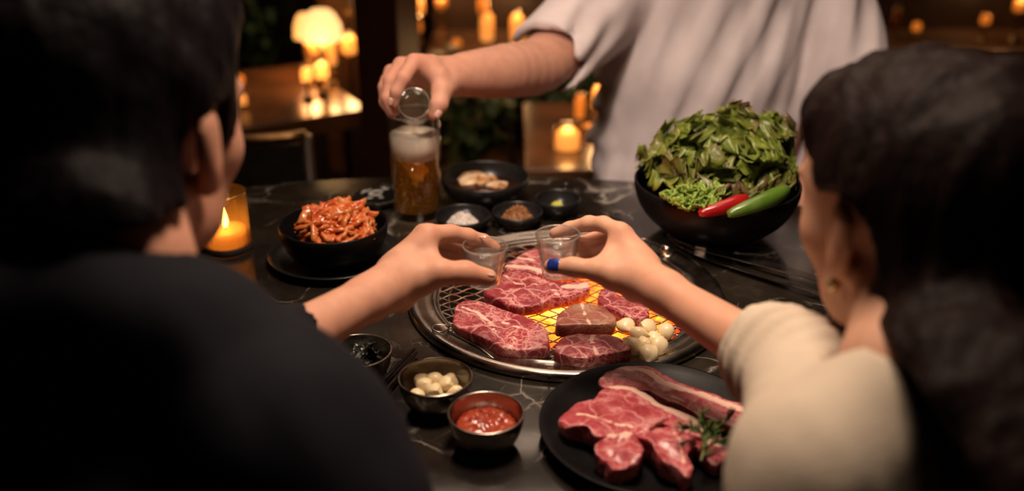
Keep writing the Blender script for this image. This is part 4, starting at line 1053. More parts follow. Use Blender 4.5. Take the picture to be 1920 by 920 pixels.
def seated_legs(pr, hip, y_knee, spread, mat=None):
    """trousers and shoes of a seated figure; hip = centre of the pelvis"""
    T = Body(); hip = np.asarray(hip, float); sg = 1 if y_knee > hip[1] else -1
    T.chain([hip + V(-0.07, 0, 0.0), hip + V(0.07, 0, 0.0)], [0.105, 0.105], 0.04)
    T.chain([hip + V(0, 0, 0), hip + V(0, 0, 0.14)], [0.10, 0.10], 0.04, (V(1, 0, 0), 1.45))
    for q in (-1, 1):
        k = V(hip[0] + q * spread, y_knee, 0.50); an = V(k[0], y_knee + sg * 0.02, 0.09)
        T.chain([hip + V(q * 0.085, 0, 0), k, an], [0.088, 0.062, 0.046], 0.03, None, True)
        S = Body(); S.chain([an + V(0, -sg * 0.03, -0.045), an + V(0, sg * 0.06, -0.05), an + V(0, sg * 0.15, -0.06)], [0.043, 0.040, 0.030], 0.02)
        S.disp = lambda p: np.maximum(0, 0)
        sm = S.mesh(0.006); sm[0][:, 2] = np.maximum(sm[0][:, 2], 0.001); obj('shoe', sm, M_SHOE, pr)
    obj('trousers', T.mesh(0.008), M_TROUSER, pr)
def stool(label, x, y):
    t = thing('stool', label, 'stool', (x, y, 0), 'stools at the dining table')
    obj('seat', lathe([(0, 0.355), (0.15, 0.355), (0.165, 0.362), (0.165, 0.382), (0.15, 0.390), (0, 0.392)], 40, V(x, y, 0)), M_SHOE, t)
    for a in (0.785, 2.356, 3.927, 5.498):
        obj('leg', tube([V(x + 0.11 * math.cos(a), y + 0.11 * math.sin(a), 0.358), V(x + 0.16 * math.cos(a), y + 0.16 * math.sin(a), 0.0)], [0.014, 0.011], 10), M_WOODDARK, t)
def folds(p, d, wave, amp, seed, warp=1.4):
    """running cloth folds along direction d in x-z"""
    d = unit(d); n = V(d[2], 0, -d[0])
    ph = (p @ n) * 6.283 / wave + warp * wobble(p, 9, seed, 2)
    r = np.sin(ph); r = np.sign(r) * np.abs(r) ** 0.7
    return amp * r * (0.55 + 0.6 * wobble(p, 7, seed + 1, 1))

# ================================================================== person in navy (left, from behind)
DH = 0.018
H = lambda x, y, d: Q(x, y, (d + DH) * HS)
p1 = thing('person', 'person in dark navy shirt with short black hair, seen from behind, raising a shot glass', 'person', (-0.29, 0.44, 0.0))
C1 = Q(232, 242, 0.775); R1 = frame(math.radians(18), math.radians(8))
NB1 = Q(222, 500, 0.715); SR1 = Q(540, 836, 0.695); EL1 = Q(428, 692, 0.845); WR1 = Q(722, 541, 1.080 * HS)
SL1 = NB1 + V(-0.21, -0.05, -0.06); PV1 = V(-0.29, 0.42, 0.50)
B = Body(); L1 = add_head(B, C1, R1)
B.chain([L1(0, -0.025, -0.03), NB1, NB1 + V(0, -0.03, -0.08)], [0.054, 0.053, 0.055], 0.02)
B.chain([NB1 + V(0, -0.02, -0.13), V(-0.28, 0.50, 0.74), PV1], [0.075, 0.085, 0.085], 0.04, (V(1, 0, 0), 1.4))
B.chain([SL1 + V(0, 0, -0.02), NB1 + V(0, -0.02, -0.12), SR1], [0.036, 0.045, 0.04], 0.03)
B.chain([SR1, EL1], [0.045, 0.036], 0.02)
EL1b, WR1b = V(-0.52, 0.56, 0.74), V(-0.40, 0.70, 0.625)
B.chain([SL1, EL1b, WR1b], [0.045, 0.036, 0.025], 0.02); hand_simple(B, WR1b, V(0.25, 0.9, -0.15), V(0, 0, 1), 1)
body1 = B.mesh(0.005)
A = Body(); A.rs = HS
CU1 = Q(577, 622, 0.915)
A.chain([EL1, CU1, WR1], [0.034, 0.0265, 0.0225], 0.012)
A.chain([Q(690, 560, 1.062 * HS), WR1, H(752, 505, 1.085)], [0.023, 0.0225, 0.021], 0.012, (unit(Q(700, 560, 1.3) - Q(700, 560, 1.0)), 1.15))
MC = [H(801, 441, 1.102), H(795, 440, 1.122), H(787, 450, 1.142), H(781, 468, 1.156)]
for mc, r in zip(MC, (0.0128, 0.0122, 0.0115, 0.0105)): A.chain([H(735, 528, 1.085) * 0.6 + mc * 0.4 - (mc - H(735, 528, 1.085)) * 0.25, mc], [0.018, r], 0.012)
A.chain([MC[0], H(845, 437, 1.120), H(877, 444, 1.134), H(906, 453, 1.150), H(927, 465, 1.155)], [0.0118, 0.0098, 0.0096, 0.0086, 0.0074], 0.005)
A.chain([MC[1], H(840, 452, 1.150), H(872, 464, 1.163), H(902, 474, 1.163), H(925, 484, 1.157)], [0.0115, 0.0100, 0.0095, 0.0085, 0.0074], 0.004)
A.chain([MC[2], H(830, 472, 1.163), H(862, 484, 1.168), H(893, 493, 1.163), H(914, 500, 1.156)], [0.0110, 0.0096, 0.0090, 0.0080, 0.0070], 0.004)
A.chain([MC[3], H(822, 496, 1.168), H(850, 505, 1.168), H(876, 512, 1.160), H(892, 517, 1.152)], [0.0100, 0.0086, 0.0080, 0.0072, 0.0064], 0.004)
A.chain([H(742, 545, 1.085), H(790, 522, 1.078), H(824, 511, 1.074), H(872, 511, 1.078), H(915, 520, 1.090)], [0.019, 0.0172, 0.0135, 0.0117, 0.0098], 0.014, None, None, 'add', 0.008)
A.chain([H(800, 462, 1.098), H(812, 492, 1.088)], [0.009, 0.010], 0.012)                 # web
A.chain([H(748, 560, 1.10), H(785, 530, 1.125), MC[3]], [0.015, 0.016, 0.011], 0.014)     # ulnar edge
arm1 = relax(A.mesh(0.0017), 1)
skin1 = obj('body', cat(body1, arm1), M_SKIN1, p1)
nail(skin1, H(927, 465, 1.155) + V(0.001, 0.006, 0.003), H(927, 465, 1.155) - H(906, 453, 1.150), V(0, 1, 0.3), 0.010, 0.009, M_NAIL)
nail(skin1, H(916, 513, 1.088) + V(0.001, -0.002, 0.0035), H(915, 520, 1.090) - H(872, 511, 1.078), V(0.0, 0.1, 1), 0.012, 0.011, M_NAIL)
S = Body()
S.chain([NB1 + V(0.0, -0.03, -0.14), V(-0.28, 0.50, 0.74), V(-0.29, 0.43, 0.55)], [0.095, 0.108, 0.118], 0.05, (V(1, 0, 0), 1.45))
S.chain([Q(-90, 580, 0.68), Q(200, 576, 0.685), Q(375, 645, 0.70), SR1], [0.047, 0.046, 0.050, 0.060], 0.04, None, None, 'add', 0.03)
S.chain([SR1, EL1, Q(500, 655, 0.877), CU1], [0.062, 0.047, 0.036, 0.0305], 0.03, None, True, 'add', 0.02)
S.chain([SR1, Q(655, 985, 0.69), V(-0.16, 0.50, 0.66)], [0.058, 0.062, 0.08], 0.05)
S.chain([SL1, EL1b, WR1b * 0.75 + EL1b * 0.25], [0.062, 0.048, 0.036], 0.03, None, True)
S.chain([L1(0, -0.025, -0.03), NB1 + V(0, 0.004, 0.012)], [0.062, 0.061], 0.004, None, None, 'sub')
S.chain([CU1 + (WR1 - CU1) * 0.2, CU1, CU1 + (EL1 - CU1) * 0.2], [0.028, 0.028, 0.026], 0.002, None, None, 'sub')
S.disp = lambda p: 0.0022 * wobble(p * V(1, 1, 0.6), 45, 3) + 0.0028 * wobble(p, 17, 8)
obj('shirt', relax(S.mesh(0.0042), 1), M_NAVY, p1)
K = Body()
lab = np.linalg.inv(R1)
K.ell(L1(0, -0.016, 0.042), V(0.087, 0.110, 0.099), R1, 0.01); K.ell(L1(0, 0.045, 0.088), V(0.070, 0.055, 0.045), R1, 0.03)
K.chain([L1(0, -0.055, -0.03), NB1 + V(-0.005, -0.008, 0.035)], [0.064, 0.054], 0.03)
K.ell(L1(0, -0.048, -0.050), V(0.070, 0.056, 0.090), R1, 0.04)
def hair1(p):
    q = (p - C1) @ R1
    zb = np.interp(q[:, 1], [-0.12, -0.075, -0.040, -0.030, 0.018, 0.026, 0.05], [-0.100, -0.088, -0.050, 0.026, 0.030, -0.014, -0.014])
    lowcut = (zb - q[:, 2]) * 0.55
    front = (q[:, 1] - np.interp(q[:, 2], [-0.02, 0.03, 0.06, 0.11], [0.040, 0.040, 0.055, 0.10])) * 0.8
    front = np.maximum(front, (q[:, 0] - np.interp(q[:, 2], [-0.11, -0.095, -0.07, -0.045, -0.02], [-0.10, -0.060, -0.002, 0.036, 0.2])) * 0.5)
    tex = 0.0035 * wobble(q * V(1, 1, 0.5), 110, 6, 3) + 0.004 * wobble(q, 40, 2)
    return np.maximum(lowcut, front), tex
K2 = Body(); K2.prims = K.prims
def K_fn(p):
    f, t = hair1(p); return np.maximum(K2(p) + t, f + t * 0.8)
lo, hi = K2.bounds()
hm = surface_net(K_fn, lo, hi, 0.0035, 0.02)
obj('hair', hm, M_HAIR1, p1)
seated_legs(p1, PV1, 0.86, 0.12)
stool('dark round stool under the person in navy', -0.29, 0.40)

# ================================================================== person in cream (right, from behind)
p2 = thing('person', 'person in cream knit top with long dark hair and blue thumbnail raising a glass', 'person', (0.30, 0.44, 0.0))
C2 = Q(1714, 402, 0.795); R2 = frame(math.radians(-21), math.radians(8))
NB2 = Q(1690, 690, 0.725); SL2 = Q(1535, 868, 0.70); EL2 = Q(1500, 702, 0.845); WR2 = Q(1212, 527, 1.088 * HS); CU2 = Q(1410, 650, 0.905)
SR2 = V(2 * NB2[0] - SL2[0] + 0.03, SL2[1] - 0.02, SL2[2]); PV2 = V(0.30, 0.42, 0.50)
B = Body(); L2 = add_head(B, C2, R2, 0.95)
B.chain([L2(0, -0.022, -0.03), NB2, NB2 + V(0, -0.02, -0.07)], [0.046, 0.043, 0.042], 0.02)
B.chain([NB2 + V(0.02, -0.03, -0.12), V(0.29, 0.50, 0.72), PV2], [0.065, 0.07, 0.08], 0.04, (V(1, 0, 0), 1.4))
B.chain([SR2, NB2 + V(0.01, -0.02, -0.12), SL2], [0.034, 0.040, 0.034], 0.03)
B.chain([SL2, EL2], [0.038, 0.030], 0.02)
EL2b, WR2b = V(0.56, 0.56, 0.74), V(0.43, 0.70, 0.62)
B.chain([SR2, EL2b, WR2b], [0.038, 0.030, 0.022], 0.02); hand_simple(B, WR2b, V(-0.25, 0.9, -0.15), V(0, 0, 1), -1, 0.92)
body2 = B.mesh(0.005)
A = Body(); A.rs = HS
A.chain([EL2, CU2, WR2], [0.030, 0.0272, 0.0200], 0.012)
A.chain([Q(1245, 545, 1.066 * HS), WR2, H(1190, 500, 1.085)], [0.0215, 0.0202, 0.0195], 0.012, (unit(Q(1200, 540, 1.3) - Q(1200, 540, 1.0)), 1.15))
W2 = H(1205, 515, 1.085)
MC = [H(1163, 436, 1.102), H(1170, 440, 1.120), H(1176, 452, 1.138), H(1180, 468, 1.152)]
for mc, r in zip(MC, (0.0112, 0.0108, 0.0102, 0.0095)): A.chain([W2 + (mc - W2) * 0.15, mc], [0.0175, r], 0.012)
A.chain([MC[0], H(1132, 420, 1.122), H(1104, 419, 1.138), H(1068, 428, 1.156), H(1040, 437, 1.160)], [0.0105, 0.0088, 0.0088, 0.0078, 0.0066], 0.005)
A.chain([MC[1], H(1138, 440, 1.150), H(1112, 450, 1.164), H(1082, 456, 1.166), H(1056, 462, 1.160)], [0.0104, 0.0088, 0.0085, 0.0076, 0.0066], 0.004)
A.chain([MC[2], H(1144, 462, 1.160), H(1118, 472, 1.168), H(1090, 478, 1.166), H(1068, 484, 1.158)], [0.0098, 0.0084, 0.0080, 0.0072, 0.0062], 0.004)
A.chain([MC[3], H(1150, 486, 1.165), H(1126, 496, 1.168), H(1102, 500, 1.163), H(1084, 503, 1.156)], [0.0090, 0.0076, 0.0070, 0.0064, 0.0056], 0.004)
A.chain([H(1192, 530, 1.085), H(1150, 516, 1.078), H(1120, 506, 1.075), H(1074, 500, 1.080), H(1034, 499, 1.091)], [0.0165, 0.0150, 0.0112, 0.0092, 0.0082], 0.014, None, None, 'add', 0.008)
A.chain([H(1150, 462, 1.098), H(1136, 488, 1.086)], [0.008, 0.009], 0.012)
A.chain([H(1190, 542, 1.10), H(1172, 515, 1.125), MC[3]], [0.013, 0.014, 0.010], 0.014)
arm2 = relax(A.mesh(0.0017), 1)
skin2 = obj('body', cat(body2, arm2), M_SKIN2, p2)
tdir = H(1034, 499, 1.091) - H(1074, 500, 1.080)
nm = unit(CAM - H(1036, 499, 1.09)) + V(0, 0, 0.25)
nail(skin2, H(1037, 498, 1.089) + unit(nm) * 0.0082, tdir, nm, 0.0150, 0.0130, M_BLUENAIL, 'thumbnail', 'dark blue painted thumbnail')
nail(skin2, H(1041, 437, 1.160) + V(0, 0.005, 0.003), H(1040, 437, 1.160) - H(1068, 428, 1.156), V(0, 1, 0.4), 0.010, 0.008, M_BLUENAIL, 'fingernail')
S = Body()
S.chain([NB2 + V(0.02, -0.035, -0.15), V(0.29, 0.50, 0.74), V(0.30, 0.43, 0.55)], [0.085, 0.092, 0.105], 0.05, (V(1, 0, 0), 1.42))
S.chain([SR2, NB2 + V(0.02, -0.015, -0.062), Q(1640, 762, 0.715), SL2], [0.048, 0.052, 0.038, 0.050], 0.04, None, None, 'add', 0.03)
S.chain([SL2, EL2, Q(1450, 672, 0.875), CU2], [0.053, 0.046, 0.042, 0.0335], 0.02, None, True, 'add', 0.02)
S.chain([SL2 + V(0, -0.02, -0.05), V(0.22, 0.50, 0.70)], [0.052, 0.07], 0.06)
S.chain([SR2, EL2b, WR2b * 0.6 + EL2b * 0.4], [0.053, 0.046, 0.036], 0.03, None, True)
S.chain([L2(0, -0.022, -0.03), NB2 + V(0, 0, -0.012)], [0.052, 0.052], 0.004, None, None, 'sub')
S.chain([CU2 + (WR2 - CU2) * 0.3, CU2, CU2 + (EL2 - CU2) * 0.25], [0.031, 0.031, 0.028], 0.002, None, None, 'sub')
ax2 = unit(CU2 - EL2)
def sleeve2(p):
    t = (p - EL2) @ ax2; w = np.clip(1 - np.linalg.norm(p - (EL2 + CU2) / 2, axis=1) / 0.12, 0, 1)
    return 0.0035 * w * np.sin(t * 6.283 / 0.020 + 2.2 * wobble(p, 24, 5, 2))
S.disp = lambda p: 0.0022 * wobble(p * V(1, 1, 0.6), 42, 13) + 0.0026 * wobble(p, 18, 18) + sleeve2(p)
obj('knit_top', relax(S.mesh(0.004), 1), M_CREAM, p2)
K2 = Body()
K2.ell(L2(0, -0.020, 0.040), V(0.087, 0.108, 0.092), R2, 0.01); K2.ell(L2(0.0, 0.040, 0.080), V(0.070, 0.056, 0.040), R2, 0.03)
K2.chain([L2(0.02, -0.070, 0.04), L2(0.02, -0.080, -0.09), Q(1905, 820, 0.665), Q(1925, 1050, 0.62)], [0.062, 0.064, 0.074, 0.058], 0.05, (V(1, 0, 0), 1.25))
K2.chain([L2(0.075, 0.0, 0.02), L2(0.09, -0.01, -0.10), L2(0.10, -0.02, -0.22)], [0.035, 0.036, 0.025], 0.03)
K2.chain([L2(-0.042, -0.055, 0.02), L2(-0.036, -0.070, -0.05), L2(-0.022, -0.090, -0.13)], [0.036, 0.034, 0.03], 0.03)
K2.chain([L2(-0.015, -0.080, -0.05), Q(1775, 690, 0.685), Q(1850, 880, 0.655)], [0.042, 0.046, 0.055], 0.04)
def hair2(p):
    q = (p - C2) @ R2
    front = (q[:, 1] - np.interp(q[:, 2], [-0.2, -0.02, 0.012, 0.034, 0.075, 0.12], [-0.046, -0.038, -0.026, 0.010, 0.078, 0.115])) * 0.6
    front = np.where(q[:, 0] > 0.045, -0.05, front)
    front = np.maximum(front, np.interp(p[:, 2], [0.90, 0.947, 0.973, 0.994, 1.035, 1.045], [0.285, 0.280, 0.268, 0.249, 0.240, 0.10]) - p[:, 0])
    front = np.maximum(front, (1 - np.linalg.norm((q - V(-0.092, -0.016, -0.010)) / V(0.034, 0.040, 0.048), axis=1)) * 0.04)
    st = np.stack([q[:, 0], q[:, 1], q[:, 2] * 0.12], 1)
    tex = 0.0035 * wobble(st, 150, 6, 3) + 0.005 * wobble(st, 45, 2, 2)
    return front, tex
def K_fn2(p):
    f, t = hair2(p); return np.maximum(K2(p) + t, f + t * 0.25)
lo, hi = K2.bounds()
hm = surface_net(K_fn2, lo, hi, 0.004, 0.02)
# fringe and forelock strands
rs_ = np.random.RandomState(3); st_parts = []
def lock(pts, r, n, spread):
    for i in range(n):
        o = rs_.randn(3) * spread
        q = spline([np.asarray(p) + o * (0.4 + 0.6 * k / (len(pts) - 1)) + rs_.randn(3) * spread * 0.25 for k, p in enumerate(pts)], 8)
        st_parts.append(tube(q, [r * (1 - 0.75 * (j / len(q)) ** 2) for j in range(len(q))], 5))
lock([L2(0.03, -0.02, -0.06), Q(1640, 590, 0.835), Q(1612, 655, 0.835), Q(1588, 722, 0.825)], 0.0016, 60, 0.008)
sv, sf = join(*st_parts)
FL = Body(); FL.chain([L2(0.02, -0.02, -0.07), Q(1640, 590, 0.835), Q(1612, 655, 0.835), Q(1588, 722, 0.825)], [0.022, 0.020, 0.018, 0.006], 0.01); FL.disp = lambda p: 0.003 * wobble(p * V(1, 1, 0.15), 160, 3)
hr = obj('hair', cat(hm, FL.mesh(0.003)), M_HAIR2, p2)
obj('loose_strands', (sv, sf), M_HAIR2, p2)
M_PEARL = plain('pearl_gold', (0.70, 0.50, 0.24), (0.60, 0.42, 0.18), 0.22, 60, metal=0.6)
ep = L2(-0.079, -0.002, -0.047)
obj('earring', lathe([(0, -0.0058), (0.0035, -0.0048), (0.0055, -0.002), (0.0055, 0.002), (0.0035, 0.0048), (0, 0.0058)], 20, ep), M_PEARL, skin2)
seated_legs(p2, PV2, 0.86, 0.11)
stool('dark round stool under the person in cream', 0.30, 0.40)

# ================================================================== person in white T-shirt (across the table)
p3 = thing('person', 'person in loose white T-shirt across the table, pouring a shot glass into beer', 'person', (0.35, 1.80, 0.0))
SR3 = Q(1180, -45, 1.77); SL3 = Q(1535, -40, 1.80); NB3 = (SR3 + SL3) / 2 + V(0, 0.02, 0.075); C3 = NB3 + V(-0.02, -0.05, 0.150); R3 = frame(math.radians(180 + 15), math.radians(22))
EL3 = Q(1015, 120, 1.625); WR3 = Q(856, 141, 1.462)
B = Body(); L3 = add_head(B, C3, R3)
B.chain([L3(0, -0.025, -0.03), NB3, NB3 + V(0, 0, -0.07)], [0.052, 0.053, 0.07], 0.03)
B.chain([NB3 + V(0, 0, -0.14), V(0.347, 1.82, 0.74), V(0.35, 1.84, 0.50)], [0.072, 0.08, 0.085], 0.04, (V(1, 0, 0), 1.45))
B.chain([SL3, NB3 + V(0, 0, -0.09), SR3], [0.048, 0.06, 0.048], 0.04)
EL3b, WR3b = V(0.60, 1.80, 0.78), V(0.50, 1.60, 0.640)
B.chain([SL3, EL3b, WR3b], [0.048, 0.038, 0.026], 0.02); hand_simple(B, WR3b, V(-0.35, -0.9, -0.12), V(0, 0, 1), 1)
B.chain([SR3, EL3], [0.050, 0.042], 0.02)
body3 = B.mesh(0.005)
A = Body()
fa3 = spline([SR3 * 0.35 + EL3 * 0.65, EL3, Q(948, 133, 1.545), Q(895, 138, 1.495), WR3], 4)
A.chain(fa3, np.interp(np.linspace(0, 1, len(fa3)), [0, 0.25, 0.5, 0.75, 1], [0.0455, 0.0445, 0.0405, 0.0340, 0.0285]), 0.015, None, None, 'add', 0.004)
D3 = 0.0
H3 = lambda x, y, d: Q(x, y, d + D3)
W3 = H3(845, 142, 1.452)
MC = [H3(776, 117, 1.400), H3(752, 122, 1.425), H3(734, 135, 1.448), H3(726, 151, 1.466)]
for mc, r in zip(MC, (0.0120, 0.0118, 0.0110, 0.0102)): A.chain([W3 + (mc - W3) * 0.1, W3 + (mc - W3) * 0.55 + V(0, 0, 0.003), mc], [0.021, 0.016, r], 0.012)
A.chain([MC[0], H3(757, 146, 1.376), H3(743, 172, 1.376), H3(738, 194, 1.384)], [0.0110, 0.0094, 0.0084, 0.0074], 0.005)
A.chain([MC[1], H3(731, 152, 1.404), H3(726, 184, 1.400), H3(735, 208, 1.402)], [0.0110, 0.0094, 0.0086, 0.0074], 0.0035)
A.chain([MC[2], H3(721, 163, 1.430), H3(722, 192, 1.424), H3(735, 213, 1.424)], [0.0104, 0.0090, 0.0082, 0.0070], 0.0035)
A.chain([MC[3], H3(722, 172, 1.452), H3(728, 194, 1.446), H3(740, 210, 1.443)], [0.0095, 0.0082, 0.0074, 0.0064], 0.0035)
A.chain([H3(845, 150, 1.448), H3(834, 160, 1.425), H3(828, 172, 1.408), H3(824, 195, 1.398), H3(811, 214, 1.400)], [0.021, 0.0170, 0.0135, 0.0108, 0.0090], 0.014, None, None, 'add', 0.008)
A.chain([H3(790, 122, 1.408), H3(822, 142, 1.412)], [0.010, 0.012], 0.012)
arm3 = relax(A.mesh(0.0019), 1)
skin3 = obj('body', cat(body3, arm3), M_SKIN3, p3)
nail(skin3, H3(735, 190, 1.376) + V(-0.003, -0.005, 0.001), H3(738, 194, 1.384) - H3(743, 172, 1.376), V(-0.5, -1, 0.2), 0.011, 0.009, M_NAIL)
nail(skin3, H3(816, 212, 1.392) + V(0.0055, -0.006, 0), H3(811, 214, 1.400) - H3(824, 195, 1.398), V(0.6, -1, 0.2), 0.011, 0.010, M_NAIL)
S = Body()
S.chain([V(0.352, 1.795, 1.00), V(0.347, 1.795, 0.86), V(0.345, 1.80, 0.72), V(0.345, 1.81, 0.52)], [0.110, 0.114, 0.118, 0.122], 0.05, (V(1, 0, 0), 1.50), None, 'add', 0.06)
S.chain([SL3, (SL3 + NB3) / 2 + V(0, 0, -0.03), NB3 + V(0, 0, -0.055), (SR3 + NB3) / 2 + V(0, 0, -0.03), SR3], [0.066, 0.062, 0.062, 0.062, 0.068], 0.05, None, None, 'add', 0.03)
CU3 = Q(1024, 112, 1.635)
S.chain([SR3 + V(0.02, 0, 0), (SR3 + CU3) / 2 + V(0.004, 0, 0.0), CU3], [0.074, 0.069, 0.0635], 0.03, None, V(*(CU3 - SR3 + V(0.03, 0, 0.06))), 'add', 0.02)
CU3b = Q(1612, 190, 1.77)
S.chain([SL3, CU3b], [0.074, 0.072], 0.04, None, True)
S.chain([V(0.215, 1.74, 0.68), V(0.205, 1.73, 0.60)], [0.045, 0.05], 0.02)            # loose hem at the side
ca = unit(EL3 - SR3)
S.chain([CU3 + ca * 0.05, CU3, CU3 - ca * 0.045], [0.0565, 0.0555, 0.048], 0.003, None, None, 'sub')
cb_ = unit(CU3b - SL3)
S.chain([CU3b + cb_ * 0.05, CU3b - cb_ * 0.02], [0.062, 0.055], 0.003, None, None, 'sub')
S.chain([L3(0, -0.025, -0.03), NB3 + V(0, 0, -0.01)], [0.062, 0.066], 0.004, None, None, 'sub')
def shirt3(p):
    w = np.clip((p[:, 0] - 0.20) / 0.12, 0, 1); top = np.clip((1.12 - p[:, 2]) / 0.1, 0, 1)
    f = folds(p, V(0.36, 0, 1), 0.075, 0.0062, 4, 2.4) * (0.35 + 0.65 * w) * top
    g = folds(p, V(0.15, 0, 1), 0.040, 0.0022, 9, 1.5)
    arm = np.clip((0.19 - p[:, 0]) / 0.06, 0, 1)
    s = 0.0045 * arm * np.sin((p @ unit(V(0.5, 0.2, -0.9))) * 6.283 / 0.05 + 1.8 * wobble(p, 14, 6, 2))
    return f * (1 - arm) + g + s + 0.002 * wobble(p, 28, 3)
S.disp = shirt3; S.pad = 0.015
obj('tshirt', relax(S.mesh(0.0042), 2), M_WHITE, p3)
K2 = Body(); K2.ell(L3(0, -0.016, 0.042), V(0.090, 0.108, 0.098), R3, 0.01)
def K_fn3(p):
    q = (p - C3) @ R3; t = 0.003 * wobble(q, 90, 4)
    return np.maximum(K2(p) + t, np.maximum((q[:, 1] - 0.04 - np.clip(q[:, 2] - 0.045, -0.02, 0.2)) * 0.75, (-0.04 + 0.5 * q[:, 1] - q[:, 2]) * 0.8))
lo, hi = K2.bounds(); obj('hair', surface_net(K_fn3, lo, hi, 0.005, 0.02), M_HAIR1, p3)
seated_legs(p3, V(0.35, 1.84, 0.50), 1.42, 0.13)
stool('dark round stool under the person in the white T-shirt', 0.35, 1.86)
# ------------------------------------------------------------------ pendant lamp over the table (above the frame)
px_, py_, pz_ = PENDANT_AT
pn = thing('pendant_lamp', 'black dome pendant lamp hanging above the dining table', 'lamp', PENDANT_AT)
PC = V(*PENDANT_AT)
obj('lamp_shade', lathe([(0.17, 0.0), (0.172, 0.002), (0.155, 0.07), (0.10, 0.125), (0.03, 0.15), (0.02, 0.17), (0, 0.17), (0, 0.166), (0.018, 0.165), (0.028, 0.147), (0.097, 0.122), (0.152, 0.068), (0.17, 0.0)], 56, PC), M_IRON, pn)
obj('cord', tube([PC + V(0, 0, 0.165), V(px_, py_, 2.70)], 0.004, 8), M_IRON, pn)
ld = bpy.data.lights.new('pendant_light', 'AREA'); ld.shape = 'DISK'; ld.size = 0.30; ld.energy = PENDANT_POWER; ld.color = PENDANT_COLOR; ld.spread = math.radians(120)
lo_ = bpy.data.objects.new('pendant_light', ld); COL.objects.link(lo_); lo_.parent = pn; lo_.location = (0, 0, 0.03)
def add_shirt_fill(label, at, target, power, cone, size=0.10):  # spotlight added to brighten the white T-shirt from the front
    at, target = np.asarray(at, float), np.asarray(target, float); d = unit(target - at)
    t = thing('shirt_fill_light', label, 'lamp', at)
    obj('can', tube([at - d * 0.10, at - d * 0.095, at + d * 0.02], [0.02, 0.045, 0.05], 20, False), M_IRON, t)
    obj('bracket', tube([at - d * 0.06, V(at[0], at[1], 2.70)], 0.008, 8), M_IRON, t)
    l = bpy.data.lights.new('fill_beam', 'SPOT'); l.energy = power; l.color = (1.0, 0.80, 0.68); l.spot_size = cone; l.spot_blend = 0.7; l.shadow_soft_size = size
    o = bpy.data.objects.new('fill_beam', l); COL.objects.link(o); o.parent = t; o.location = (d * 0.03).tolist()
    o.rotation_euler = Vector(d.tolist()).to_track_quat('-Z', 'Y').to_euler()
add_shirt_fill('added black spotlight on the ceiling brightening the white T-shirt', (-0.55, -0.25, 2.52), (0.26, 1.66, 0.92), SHIRT_FILL_POWER, math.radians(26))
def ceiling_fill(label, x, y, w, d, power):  # panel added as soft ambient fill, no such fixture in view
    t = thing('ceiling_fill', label, 'lamp', (x, y, 2.70), 'added ceiling fill lights')
    obj('housing', box((x, y, 2.682), (w + 0.06, d + 0.06, 0.036)), M_IRON, t, smooth=False, bevel=0.004)
    l = bpy.data.lights.new('ceiling_fill_glow', 'AREA'); l.shape = 'RECTANGLE'; l.size = w; l.size_y = d; l.energy = power; l.color = FILL_COLOR
    o = bpy.data.objects.new('ceiling_fill_glow', l); COL.objects.link(o); o.parent = t; o.location = (0, 0, -0.045)
ceiling_fill('added ceiling fill light over the far side of the dining table', 0.0, 1.9, 1.2, 0.6, FILL_POWER)
ceiling_fill('added ceiling fill light over the lounge tables behind', -0.2, 3.2, 1.2, 0.6, FILL_POWER * 0.7)

# ------------------------------------------------------------------ the room behind
M_SHADE = glow('lamp_shade_lit', (1.0, 0.52, 0.18), 1.7, (0.8, 0.6, 0.35), 0.15)
M_SHADEDIM = glow('lamp_shade_dim', (1.0, 0.42, 0.10), 1.7, (0.8, 0.5, 0.3), 0.15)
M_CANDLEGLOW = glow('votive_glow', (1.0, 0.46, 0.12), 3.2, (0.8, 0.6, 0.3), 0.15)
M_CANDLEDIM = glow('votive_dim', (1.0, 0.45, 0.14), 1.2, (0.8, 0.5, 0.25), 0.2)
M_CANDLEFAINT = glow('votive_faint', (1.0, 0.33, 0.06), 0.7, (0.6, 0.35, 0.15), 0.2)
M_CUP = thin_glass('votive_glass', (0.95, 0.82, 0.62), 1.45, 0.06)
M_BRASS = plain('aged_brass', (0.35, 0.20, 0.08), (0.22, 0.12, 0.05), 0.35, 40, metal=1.0)

def oriented_box(name, a, b, depth, z0, z1, mat, parent=None, bevel=0.004):
    """box standing on line a-b (xy), going back by depth"""
    a, b = np.asarray(a[:2], float), np.asarray(b[:2], float); d = unit(b - a); n = V(-d[1], d[0]) * depth
    pts = [a, b, b + n, a + n]; vs = [(p[0], p[1], z) for z in (z0, z1) for p in pts]
    return obj(name, (vs, [(3, 2, 1, 0), (4, 5, 6, 7), (0, 1, 5, 4), (1, 2, 6, 5), (2, 3, 7, 6), (3, 0, 4, 7)]), mat, parent, smooth=False, bevel=bevel)
# timber post
pa, pb = Y(674, 200, 2.36), Y(751, 200, 2.30)
po = thing('timber_post', 'dark reddish timber post standing behind the table', 'post', V((pa[0] + pb[0]) / 2, 2.36, 0))
M_POST = plain('red_brown_timber', (0.075, 0.022, 0.012), (0.035, 0.011, 0.007), 0.4, 8, 0.2, 60)
oriented_box('shaft', pa, pb, 0.09, 0.0, 2.7, M_POST, po)
oriented_box('plinth', pa + V(-0.012, -0.012, 0), pb + V(0.012, -0.012, 0), 0.114, 0.0, 0.12, M_POST, po)
